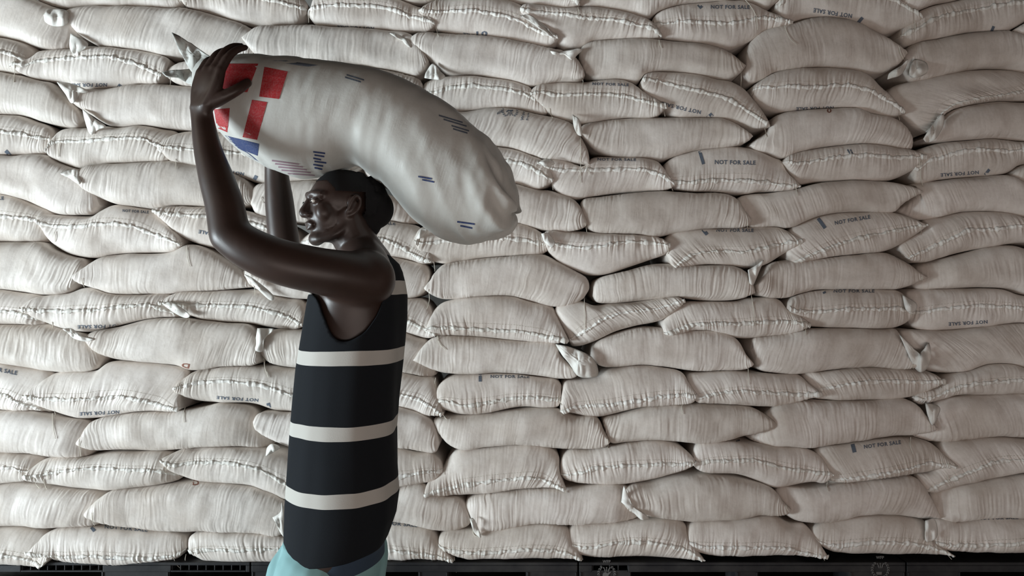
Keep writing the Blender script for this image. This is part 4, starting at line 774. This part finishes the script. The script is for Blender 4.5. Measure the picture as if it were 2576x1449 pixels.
# ---------------- carried sack ----------------
def carried():
    YC = -.87
    L = (500, 215); R = (1293, 535)
    top = [(512,172),(548,155),(620,150),(700,152),(780,158),(870,168),(960,186),(1040,215),(1100,250),(1160,293),(1220,350),(1262,407),(1289,468)]
    bot = [(512,262),(545,318),(580,358),(630,398),(690,430),(760,446),(820,434),(885,414),(930,436),(965,470),(1000,508),(1040,550),(1095,590),(1140,614),(1190,627),(1238,615),(1275,580)]
    nu, nv = 240, 96
    tc = crom([L]+top+[R]); bc = crom([L]+bot+[R]); u = np.linspace(0, 1, nu); u = .3*(.5-.5*np.cos(np.pi*u))+.7*u
    T = along(tc, u); B = along(bc, u)
    s = (D+YC)/F
    hd = .185*np.clip(1-np.abs(2*u-1)**4.5, 0, 1)**.5; hd[:nu//3] *= np.linspace(.72, 1, nu//3)
    yc = YC+.0*u
    phi = np.linspace(0, 2*math.pi, nv, endpoint=False); n = 2.3
    cz = np.sign(np.cos(phi))*np.abs(np.cos(phi))**(2/n); sy = np.sign(np.sin(phi))*np.abs(np.sin(phi))**(2/n)
    fr = .5-.5*cz
    pos = T[:, None]*(1-fr[None, :, None])+B[:, None]*fr[None, :, None]
    y = yc[:, None]-hd[:, None]*sy[None, :]
    V = np.stack([(pos[..., 0]-1288)*s, y, H-(pos[..., 1]-724.5)*s], -1)
    U = (u*1.05)[:, None]+0*y; W = (phi/(2*math.pi)*.95)[None, :]+0*y
    gu = np.gradient(V, axis=0); gv = np.roll(V, -1, 1)-np.roll(V, 1, 1); N = np.cross(gu, gv); N /= np.linalg.norm(N, axis=2, keepdims=True)+1e-9
    if N[nu//2, nv//4, 1] > 0: N = -N
    per = lambda k: (W*k)
    ang = phi[None, :]+0*U
    g = .8*vnoise(U*26+1.2*np.sin(ang)*.6, 3+2.0*np.cos(ang), 71)+.5*vnoise(U*60, 4+3*np.cos(ang), 72)
    tail = np.clip((u-.62)/.38, 0, 1)[:, None]; headn = np.clip(1-u/.12, 0, 1)[:, None]
    big = vnoise(U*11+1.5*np.cos(ang), 5+2.2*np.cos(ang+.6), 75)
    disp = .0022*g*(1+1.2*headn)+.004*vnoise(U*5, 6+1.6*np.cos(ang), 73)+tail*(.028*big+.007*vnoise(U*30+2*np.cos(ang), 6+3*np.cos(ang), 76))
    mid = np.exp(-((u-.52)/.10)**2)[:, None]*np.clip(-np.cos(ang)+.3, 0, 1)
    disp += tail*.016*(.45-np.abs(vnoise(U*13+2*np.cos(ang), 3+3.4*np.cos(ang+1), 79)))
    disp += mid*.006*vnoise(U*38, 9+1.2*np.cos(ang), 77)
    disp *= np.clip(hd/.08, 0, 1)[:, None]
    V = V+N*disp[..., None]
    root = empty('carried_sack', P(880, 430, YC)); tag(root, 'bulging white sack with red and blue printed bands balanced on the porter\'s head', 'sack')
    body = grid_obj('sack_body', V, M_carried, None, closed_v=True, uv=np.stack([U, W], -1)); keep2(body, root)
    bv = bvh_of(body)
    def q(name, c, mat, nu=10, nv=4, lift=.0014):
        v, f = quad_patch(c, nu, nv); o = decal(name, v, f, bv, mat, None, lift)
        if o: keep2(o, root)
    q('red_band', [(665,168),(724,180),(702,249),(652,243)], M_red); q('red_band', [(634,251),(672,257),(647,352),(610,345)], M_red)
    q('red_band', [(548,160),(650,160),(622,232),(560,228)], M_red); q('red_band', [(538,275),(578,272),(572,333),(546,322)], M_red)
    q('blue_band', [(548,336),(652,362),(648,392),(596,372)], M_blue, 12, 4)
    q('blue_band', [(570,350),(604,368),(676,426),(640,408)], M_blue, 8, 3)
    q('grey_band', [(650,153),(720,152),(800,164),(770,168)], M_ink, 12, 2)
    for k in range(5):
        q('red_lettering', [(684+8*k, 402+8*k),(752+10*k, 412+7*k),(752+10*k, 415+7*k),(684+8*k, 406+8*k)], M_dull, 10, 1)
    for k in range(6):
        x = 788+(k % 2)*3; q('blue_lettering', [(x, 380+8*k),(x+30-(k % 3)*5, 384+8*k),(x+30-(k % 3)*5, 388+8*k),(x, 384+8*k)], M_blue, 5, 1)
    for x, y, l in ((872,186,44),(868,192,40),(1104,288,60),(1116,298,58),(1136,314,44),(1140,322,36)):
        q('grey_lettering', [(x,y),(x+l, y+l*.3),(x+l, y+4+l*.3),(x,y+4)], M_ink, 6, 1)
    for x, y, l in ((1150,556,44),(1158,566,30),(1052,442,34),(1062,450,30)):
        q('grey_lettering', [(x,y),(x+l, y+6),(x+l, y+10),(x,y+4)], M_blue, 6, 1)
    # gathered ears of cloth sticking out past the hands
    def ear(poly, y, name='gathered_corner'):
        p = np.array(poly, float); c = p.mean(0); dense = crom(list(p)+[p[0]], 6)[:-1]; Vv = []
        for j in range(8):
            t = j/7; row = []
            for qd in dense:
                qq = c*(1-t)+qd*t; a = math.atan2(qd[1]-c[1], qd[0]-c[0]); row.append(tuple(P(qq[0], qq[1], y+float(.05*vnoise(np.array([qq[0]/26]), np.array([qq[1]/34]), 7)[0])+float(.014*vnoise(np.array([qq[0]/9]), np.array([qq[1]/30]), 8)[0]))))
            Vv.append(row)
        Vv = np.array(Vv); o = grid_obj(name, Vv, M_carried, None, closed_v=True, uv=np.stack([Vv[..., 0], Vv[..., 2]], -1)); keep2(o, root)
        o.modifiers.new('t', 'SOLIDIFY').thickness = .003
    ear([(432,84),(462,98),(520,136),(548,158),(530,182),(500,196),(470,160),(447,118)], YC-.03)
    ear([(408,184),(450,176),(500,178),(520,200),(480,212),(446,196),(420,194)], YC+.0)
carried()

# ---------------- porter ----------------
class Shape:
    def __init__(s): s.v = []; s.f = []
    def grid(s, V, caps=True):
        V = np.asarray(V, float); nu, nv = V.shape[:2]; b = len(s.v); s.v += [tuple(p) for p in V.reshape(-1, 3)]
        for i in range(nu-1):
            for j in range(nv): s.f.append((b+i*nv+j, b+(i+1)*nv+j, b+(i+1)*nv+(j+1) % nv, b+i*nv+(j+1) % nv))
        if caps: s.f.append(tuple(b+j for j in range(nv))); s.f.append(tuple(b+(nu-1)*nv+j for j in reversed(range(nv))))
    def ell(s, c, r, ax=None, n=16):
        c = np.array(c); ax = np.eye(3) if ax is None else np.array(ax); V = []
        for i in range(1, n):
            th = math.pi*i/n; V.append([c+ax.T@np.array([r[0]*math.sin(th)*math.cos(p), r[1]*math.sin(th)*math.sin(p), r[2]*math.cos(th)]) for p in [2*math.pi*k/(n*1.5) for k in range(int(n*1.5))]])
        s.grid(V)
    def limb(s, path, rad, n=16):
        """tapered tube with round ends"""
        p = crom([tuple(q) for q in path], 6); d = np.r_[0, np.cumsum(np.linalg.norm(np.diff(np.array([tuple(q) for q in path]), axis=0), axis=1))]
        dd = np.r_[0, np.cumsum(np.linalg.norm(np.diff(p, axis=0), axis=1))]; r = np.interp(dd/dd[-1], d/d[-1], rad)
        t0 = p[0]-p[1]; t0 /= np.linalg.norm(t0); t1 = p[-1]-p[-2]; t1 /= np.linalg.norm(t1)
        pa, ra = [], []
        for k in range(4, 0, -1):
            a = k*math.pi/2/4.4; pa.append(p[0]+t0*r[0]*math.sin(a)); ra.append(r[0]*math.cos(a))
        pb, rb = [], []
        for k in range(1, 5):
            a = k*math.pi/2/4.4; pb.append(p[-1]+t1*r[-1]*math.sin(a)); rb.append(r[-1]*math.cos(a))
        p = np.vstack([pa, p, pb]); r = np.r_[ra, r, rb]
        T = np.gradient(p, axis=0); T /= np.linalg.norm(T, axis=1, keepdims=True)+1e-9
        ref = np.array([.31, .22, .92]) if abs(T[len(T)//2][2]) < .8 else np.array([.2, .95, .1]); V = []
        a0 = np.cross(T[0], ref); a0 /= np.linalg.norm(a0)
        for i in range(len(p)):
            a0 = a0-T[i]*(a0@T[i]); a0 /= np.linalg.norm(a0); b0 = np.cross(T[i], a0)
            V.append([p[i]+r[i]*(a0*math.cos(q)+b0*math.sin(q)) for q in [2*math.pi*k/n for k in range(n)]])
        s.grid(V)
    def build(s, name, mat, parent, voxel=.004, smooth=6):
        o = mesh_obj(name, s.v, s.f, mat, None)
        bm = bmesh.new(); bm.from_mesh(o.data); bmesh.ops.recalc_face_normals(bm, faces=bm.faces[:]); bm.to_mesh(o.data); bm.free()
        m = o.modifiers.new('r', 'REMESH'); m.mode = 'VOXEL'; m.voxel_size = voxel
        m2 = o.modifiers.new('s', 'SMOOTH'); m2.iterations = smooth; m2.factor = .5
        bpy.context.view_layer.update(); dg = bpy.context.evaluated_depsgraph_get()
        me = bpy.data.meshes.new_from_object(o.evaluated_get(dg)); o.modifiers.clear(); old = o.data; o.data = me; bpy.data.meshes.remove(old); me.name = name
        me.polygons.foreach_set('use_smooth', [True]*len(me.polygons))
        if not me.materials: me.materials.append(mat)
        if parent: keep2(o, parent)
        return o
def ring(px0, px1, py, hd, yc=-.85, n=64, e=2.3, grow=0.0, tilt=0.0):
    a, b = P(px0, py, yc), P(px1, py, yc); cx = (a.x+b.x)/2; hx = (b.x-a.x)/2+grow; hy = hd+grow; out = []
    for k in range(n):
        t = 2*math.pi*k/n; c, s_ = math.cos(t), math.sin(t)
        x = hx*math.copysign(abs(c)**(2/e), c); yy = hy*math.copysign(abs(s_)**(2/e), s_)
        out.append((cx+x, yc+yy, a.z+tilt*x))
    return out
TORSO = [(636,905,968,.060),(650,890,985,.085),(664,868,1000,.125),(684,835,1008,.158),(712,806,1014,.172),(745,790,1018,.168),(800,780,1016,.160),(860,770,1010,.157),(920,760,1004,.155),
         (1000,752,996,.150),(1080,745,992,.150),(1160,740,996,.156),(1240,735,1000,.165),(1300,732,992,.170),(1345,730,978,.172),(1375,728,968,.172)]
def tcat(grow, py0, py1, n=64, step=5, wav=0):
    A = np.array(TORSO, float); rows = []
    for py in np.arange(py0, py1+.1, step):
        x0, x1, hd = (np.interp(py, A[:, 0], A[:, k]) for k in (1, 2, 3)); rows.append(ring(x0+8, x1-8, py, hd, n=n, grow=grow))
    V = np.array(rows)
    if wav:
        k = np.arange(n)/n*2*math.pi; z = V[:, 0, 2][:, None]
        w_ = wav*(vnoise(np.cos(k)[None, :]*3+5, np.sin(k)[None, :]*3+z*4+9, 5))
        c = V.mean(1, keepdims=True); dirn = V-c; dirn[..., 2] = 0; dirn /= np.linalg.norm(dirn, axis=2, keepdims=True)+1e-9; V = V+dirn*w_[..., None]
    return V
person = empty('person', P(850, 1300, -.85)*1.0); person.location.z = 0.0
tag(person, 'person in a black sleeveless vest with white hoops carrying a sack overhead', 'person')
def hand(S, wr, d, nrm, side, curl, sc=1.0):
    """wr wrist, d wrist->knuckles, nrm palm side, side towards the thumb"""
    d = Vector(d).normalized(); nrm = Vector(nrm); nrm = (nrm-d*nrm.dot(d)).normalized(); side = Vector(side); side = (side-d*side.dot(d)-nrm*side.dot(nrm)).normalized(); wr = Vector(wr)
    ks = []
    for k, (off, l) in enumerate(((.030,.088),(.010,.092),(-.011,.088),(-.030,.080))):
        kn = wr+d*l*sc+side*off*sc; ks.append(kn)
        S.limb([wr+side*off*.4*sc, wr+d*l*.5*sc+side*off*.9*sc, kn], [.017*sc, .0145*sc, .0115*sc], 12)
    S.ell(wr+d*.052*sc, (.040*sc, .0165*sc, .046*sc), [list(side), list(nrm), list(d)])
    for k, (kn, seg) in enumerate(zip(ks, ((.042,.026,.020),(.046,.030,.021),(.043,.028,.020),(.034,.021,.018)))):
        a = curl*(.8+.12*k); p = kn; ptsf = [p]; di = d
        for j, l in enumerate(seg):
            ang = a*(.55, 1.35, 2.0)[j]; di = d*math.cos(ang)+nrm*math.sin(ang)+side*(.10-.06*k); p = p+di.normalized()*l*sc; ptsf.append(p)
        S.limb(ptsf, [.0105*sc, .0095*sc, .0085*sc, .0072*sc], 10)
    b = wr+d*.022*sc+side*.026*sc+nrm*.006*sc
    S.limb([b, b+(d*.5+side*.75+nrm*.25)*.032*sc, b+(d*.75+side*.80+nrm*.45)*.048*sc, b+(d*1.05+side*.70+nrm*.75)*.056*sc], [.018*sc, .014*sc, .0125*sc, .0105*sc], 12)
B_ = Shape()
V = tcat(0, 636, 1375, 40, 15); B_.grid(V)
# neck
B_.limb([P(930,668,-.85), P(905,625,-.85), P(880,585,-.86), P(868,550,-.87)], [.068,.060,.056,.052])
# near (left) arm
B_.ell(P(915,698,-.98), (.084,.062,.076)); B_.ell(P(905,740,-.93), (.078,.060,.085)); B_.limb([P(905,640,-.87), P(925,670,-.92), P(925,700,-.96)], [.058,.062,.066])
B_.limb([P(930,705,-.97), P(880,695,-1.01), P(800,681,-1.06), P(700,657,-1.09), P(625,624,-1.10), P(578,592,-1.10)], [.070,.066,.060,.058,.054,.050])
B_.limb([P(578,592,-1.10), P(566,520,-1.09), P(545,450,-1.08), P(524,380,-1.07), P(511,310,-1.06), P(506,275,-1.05)], [.050,.048,.044,.036,.030,.028])
hand(B_, P(508,272,-1.07), (.22,.04,1), (.45,.9,0), (.9,-.45,-.2), .60, 1.12)
# far (right) arm
B_.ell(P(880,700,-.69), (.066,.055,.068))
B_.limb([P(900,705,-.70), P(850,690,-.66), P(780,675,-.61), P(722,655,-.58)], [.066,.060,.054,.048])
B_.limb([P(722,655,-.58), P(712,590,-.58), P(702,500,-.585), P(694,420,-.60), P(690,375,-.62)], [.048,.049,.045,.036,.030])
hand(B_, P(690,370,-.63), (.05,-.05,1), (.1,-1,0), (-1,0,0), .45)
# legs and feet
hipz = P(0,1375,-.85).z
for sy, foot in ((-1, (-.62, 0)), (1, (-.20, .0))):
    hx = P(848,0,-.85).x; hy = -.85+sy*.085; kx = hx+(-.12 if sy < 0 else .05); fx = hx+(-.16 if sy < 0 else .22)
    B_.limb([(hx, hy, hipz+.02), ((hx+kx)/2, hy, .68), (kx, hy, .47), ((kx+fx)/2, hy, .30), (fx, hy, .085)], [.095,.080,.056,.052,.038])
    B_.limb([(fx+.02, hy, .045), (fx-.06, hy, .035), (fx-.15, hy, .026)], [.036,.034,.026])
    for k in range(5): B_.limb([(fx-.15, hy+(-.028+.014*k), .022), (fx-.20+.006*abs(k-(0 if sy > 0 else 4)), hy+(-.032+.016*k), .014)], [.012, .010], 8)
# head in its own frame: f forward, s towards the camera side, u up
f3 = np.array([-.82, -.57, -.03]); f3 /= np.linalg.norm(f3); u3 = np.array([-.03, 0, 1.0]); u3 -= f3*(u3@f3); u3 /= np.linalg.norm(u3); s3 = np.cross(f3, u3); s3 = s3 if s3[1] < 0 else -s3
HC = np.array(tuple(P(850, 514, -.86))); HS = .95
def hp(f, s, u): return HC+HS*(f3*f+s3*s+u3*u)
AX = [list(f3), list(s3), list(u3)]
def he(S, c, r, n=16): S.ell(hp(*c), tuple(HS*q for q in r), AX, n)
def hl(S, ps, rs, n=12): S.limb([hp(*p) for p in ps], [HS*r for r in rs], n)
he(B_, (-.012,0,.014), (.094,.074,.080), 20); he(B_, (.030,0,-.030), (.060,.058,.080), 20); he(B_, (.030,0,-.076), (.052,.048,.036))
hl(B_, [(.066,-.014,-.100),(.070,.0,-.102),(.066,.014,-.100)], [.020,.022,.020])
hl(B_, [(.066,-.042,.022),(.080,-.022,.026),(.084,0,.024),(.080,.022,.026),(.066,.042,.022)], [.011,.0105,.010,.0105,.011])
hl(B_, [(.084,0,.014),(.095,0,-.006),(.106,0,-.026),(.104,0,-.033)], [.0085,.0095,.0115,.011])
for sg in (-1, 1):
    he(B_, (.096,sg*.014,-.034), (.010,.009,.008), 10); he(B_, (.056,sg*.038,-.026), (.026,.022,.030), 12)
    he(B_, (.080,sg*.031,.004), (.010,.016,.0075), 10)                  # lids
    hl(B_, [(.0,sg*.052,-.03),(.005,sg*.056,-.066),(.035,sg*.048,-.092),(.070,sg*.022,-.104)], [.020,.016,.015,.014])
    hl(B_, [(.004,sg*.072,-.030),(.0,sg*.080,-.018),(-.010,sg*.086,.004),(-.020,sg*.088,.016),(-.032,sg*.088,.008),(-.030,sg*.086,-.014),(-.016,sg*.080,-.034),(.002,sg*.073,-.040)], [.0055]*3+[.006]*3+[.006,.006], 8)
    he(B_, (-.014,sg*.078,-.008), (.014,.005,.024), 10)
hl(B_, [(.088,-.024,-.062),(.094,-.010,-.056),(.096,0,-.0575),(.094,.010,-.056),(.088,.024,-.062)], [.004,.005,.0045,.005,.004])
hl(B_, [(.086,-.022,-.066),(.091,-.008,-.072),(.093,0,-.073),(.091,.008,-.072),(.086,.022,-.066)], [.004,.005,.0055,.005,.004])
body = B_.build('body', M_skin, person, .0034, 3)
me = body.data; n_ = len(me.vertices); co = np.empty(n_*3, np.float32); me.vertices.foreach_get('co', co); co = co.reshape(-1, 3).astype(float)
ed = np.empty(len(me.edges)*2, np.int32); me.edges.foreach_get('vertices', ed); ed = ed.reshape(-1, 2)
head_d = np.linalg.norm(co-HC, axis=1); w_ = np.clip((head_d-.12)/.05, .10, 1)
for q_ in (P(508,262,-1.07), P(690,365,-.63)): w_ = np.where((np.linalg.norm(co-np.array(tuple(q_)), axis=1) < .26) & (co[:, 2] > q_.z-.01), np.minimum(w_, .04), w_)
w_ = np.where(co[:, 2] < .15, .05, w_); deg = np.bincount(ed.reshape(-1), minlength=n_).astype(float)[:, None]
for _ in range(45):
    acc = np.zeros_like(co)
    for k_ in range(3): acc[:, k_] = np.bincount(ed[:, 0], co[ed[:, 1], k_], n_)+np.bincount(ed[:, 1], co[ed[:, 0], k_], n_)
    co += (acc/deg-co)*(w_[:, None]*.6)
me.vertices.foreach_set('co', co.reshape(-1).astype(np.float32)); me.update()
# eyes
for sg in (-1, 1):
    S = Shape(); he(S, (.0835,sg*.0305,.0035), (.0095,.0115,.0052), 12); o = mesh_obj('eye', S.v, S.f, M_eye); keep2(o, person)
    S = Shape(); he(S, (.0905,sg*.0300,.0032), (.0040,.0048,.0046), 10); o = mesh_obj('iris', S.v, S.f, M_iris); keep2(o, person)
# hair: short, thick, standing out at the back of the head
S = Shape(); he(S, (-.022,0,.020), (.100,.083,.082), 20); he(S, (-.062,0,.002), (.075,.074,.072), 18); he(S, (-.112,0,-.010), (.060,.066,.062), 14); he(S, (-.085,0,-.06), (.045,.05,.04), 12)
rr = random.Random(3)
for k in range(170):
    th = rr.uniform(0, 2*math.pi); ph = math.acos(rr.uniform(-.55, .85)); x = -math.sin(ph)*abs(math.cos(th)) if rr.random() < .8 else math.sin(ph)*math.cos(th)*.6
    c = (-.045+x*.098, math.sin(ph)*math.sin(th)*.078, .012+math.cos(ph)*.080)
    if c[2] > .085 or (c[0] > .0 and c[2] < .05) or (abs(c[1]) > .05 and c[0] > -.05 and c[2] < .03): continue
    he(S, c, (.014,.014,.014), 8)
# trim the front and the ear area by keeping the mass behind the hairline
Hh = S.build('hair', M_hair, None, .0045, 2)
bm = bmesh.new(); bm.from_mesh(Hh.data)
kill = []
for v_ in bm.verts:
    q = (np.array(v_.co)-HC)/HS; f_, s_, u_ = q@f3, q@s3, q@u3
    if (f_ > .030+.45*max(0, u_-.02) and u_ < .062) or (f_ > -.048 and u_ < .026 and f_ > -.048) or f_ > .088: kill.append(v_)
bmesh.ops.delete(bm, geom=kill, context='VERTS'); bm.to_mesh(Hh.data); bm.free(); keep2(Hh, person)
# vest: shell round the torso with deep armholes
V = tcat(.013, 640, 1368, 128, 4, wav=.006)
nr = V.shape[0]
for i in range(nr):                                      # hem dips at the front
    t = max(0, (i/(nr-1)-.8)/.2); c = V[i].mean(0); V[i][:, 2] += .022*t*(V[i][:, 0]-c[0])/.13*0.6
HOLE = np.array([(742,690),(768,722),(796,752),(814,800),(832,842),(856,862),(884,858),(918,838),(950,796),(970,740),(968,672),(930,640),(860,560),(700,560)], float)
def inside(p, poly):
    x, y = p; c = False; n = len(poly)
    for k in range(n):
        a, b = poly[k], poly[k-1]
        if (a[1] > y) != (b[1] > y) and x < (b[0]-a[0])*(y-a[1])/(b[1]-a[1])+a[0]: c = not c
    return c
def to_px(p): s = (D+p[1])/F; return (1288+p[0]/s, 724.5-(p[2]-H)/s)
fs = []; nvr = V.shape[1]; flat = V.reshape(-1, 3)
for i in range(nr-1):
    for j in range(nvr):
        q = (i*nvr+j, (i+1)*nvr+j, (i+1)*nvr+(j+1) % nvr, i*nvr+(j+1) % nvr); c = flat[list(q)].mean(0)
        m = c.copy()
        if m[1] > -.85: m[1] = -1.7-m[1]                  # the far armhole mirrors the near one
        if abs(c[1]+.85) > .055 and inside(to_px(m), HOLE): continue
        if c[2] > P(0,668,-.85).z and c[0] < P(900,0,-.85).x and abs(c[1]+.85) <= .055: continue
        fs.append(q)
vo = mesh_obj('vest', flat, fs, M_vest)
bm = bmesh.new(); bm.from_mesh(vo.data); bmesh.ops.delete(bm, geom=[v_ for v_ in bm.verts if not v_.link_faces], context='VERTS')
bd = [v_ for v_ in bm.verts if v_.is_boundary]
for _ in range(14):
    new = {v_: sum((e.other_vert(v_).co for e in v_.link_edges if e.is_boundary), Vector())/max(1, sum(e.is_boundary for e in v_.link_edges)) for v_ in bd}
    for v_, c_ in new.items(): v_.co = v_.co.lerp(c_, .5)
bmesh.ops.smooth_vert(bm, verts=[v_ for v_ in bm.verts if not v_.is_boundary and any(e.other_vert(v_).is_boundary for e in v_.link_edges)], factor=.5)
bm.to_mesh(vo.data); bm.free(); vo.modifiers.new('t', 'SOLIDIFY').thickness = .004; keep2(vo, person)
# undershirt hem and trousers
V = tcat(.002, 1352, 1375, 96, 5); a = V[-1].copy(); rows = [r for r in V]
for k in range(1, 6):
    r_ = a.copy(); r_[:, 2] -= .006*k+.004*np.sin(np.arange(96)/96*2*math.pi*3)*k/5; rows.append(r_)
keep2(mesh_obj('undershirt', *(lambda G: (G.reshape(-1, 3), [(i*96+j, (i+1)*96+j, (i+1)*96+(j+1) % 96, i*96+(j+1) % 96) for i in range(len(G)-1) for j in range(96)]))(np.array(rows)), M_under), person)
S = Shape()
S.grid([ring(722,965,1345,.163,n=32), ring(715,962,1380,.168,n=32), ring(705,955,1420,.175,n=32), ring(700,950,1460,.175,n=32), ring(705,940,1500,.16,n=32)])
for sy in (-1, 1):
    hx = P(845,0,-.85).x; hy = -.85+sy*.085; kx = hx+(-.12 if sy < 0 else .05); fx = hx+(-.16 if sy < 0 else .22)
    S.limb([(hx+(-.03 if sy < 0 else .02), hy, P(0,1420,-.85).z), ((hx+kx)/2-.01, hy, .66), (kx, hy, .48), ((kx+fx)/2, hy, .30), (fx, hy, .15)], [.112,.105,.082,.074,.066])
S.limb([P(722,1385,-.86), P(712,1425,-.87), P(708,1480,-.88)], [.022,.040,.05])
to = S.build('trousers', M_trouser, person, .006, 5)
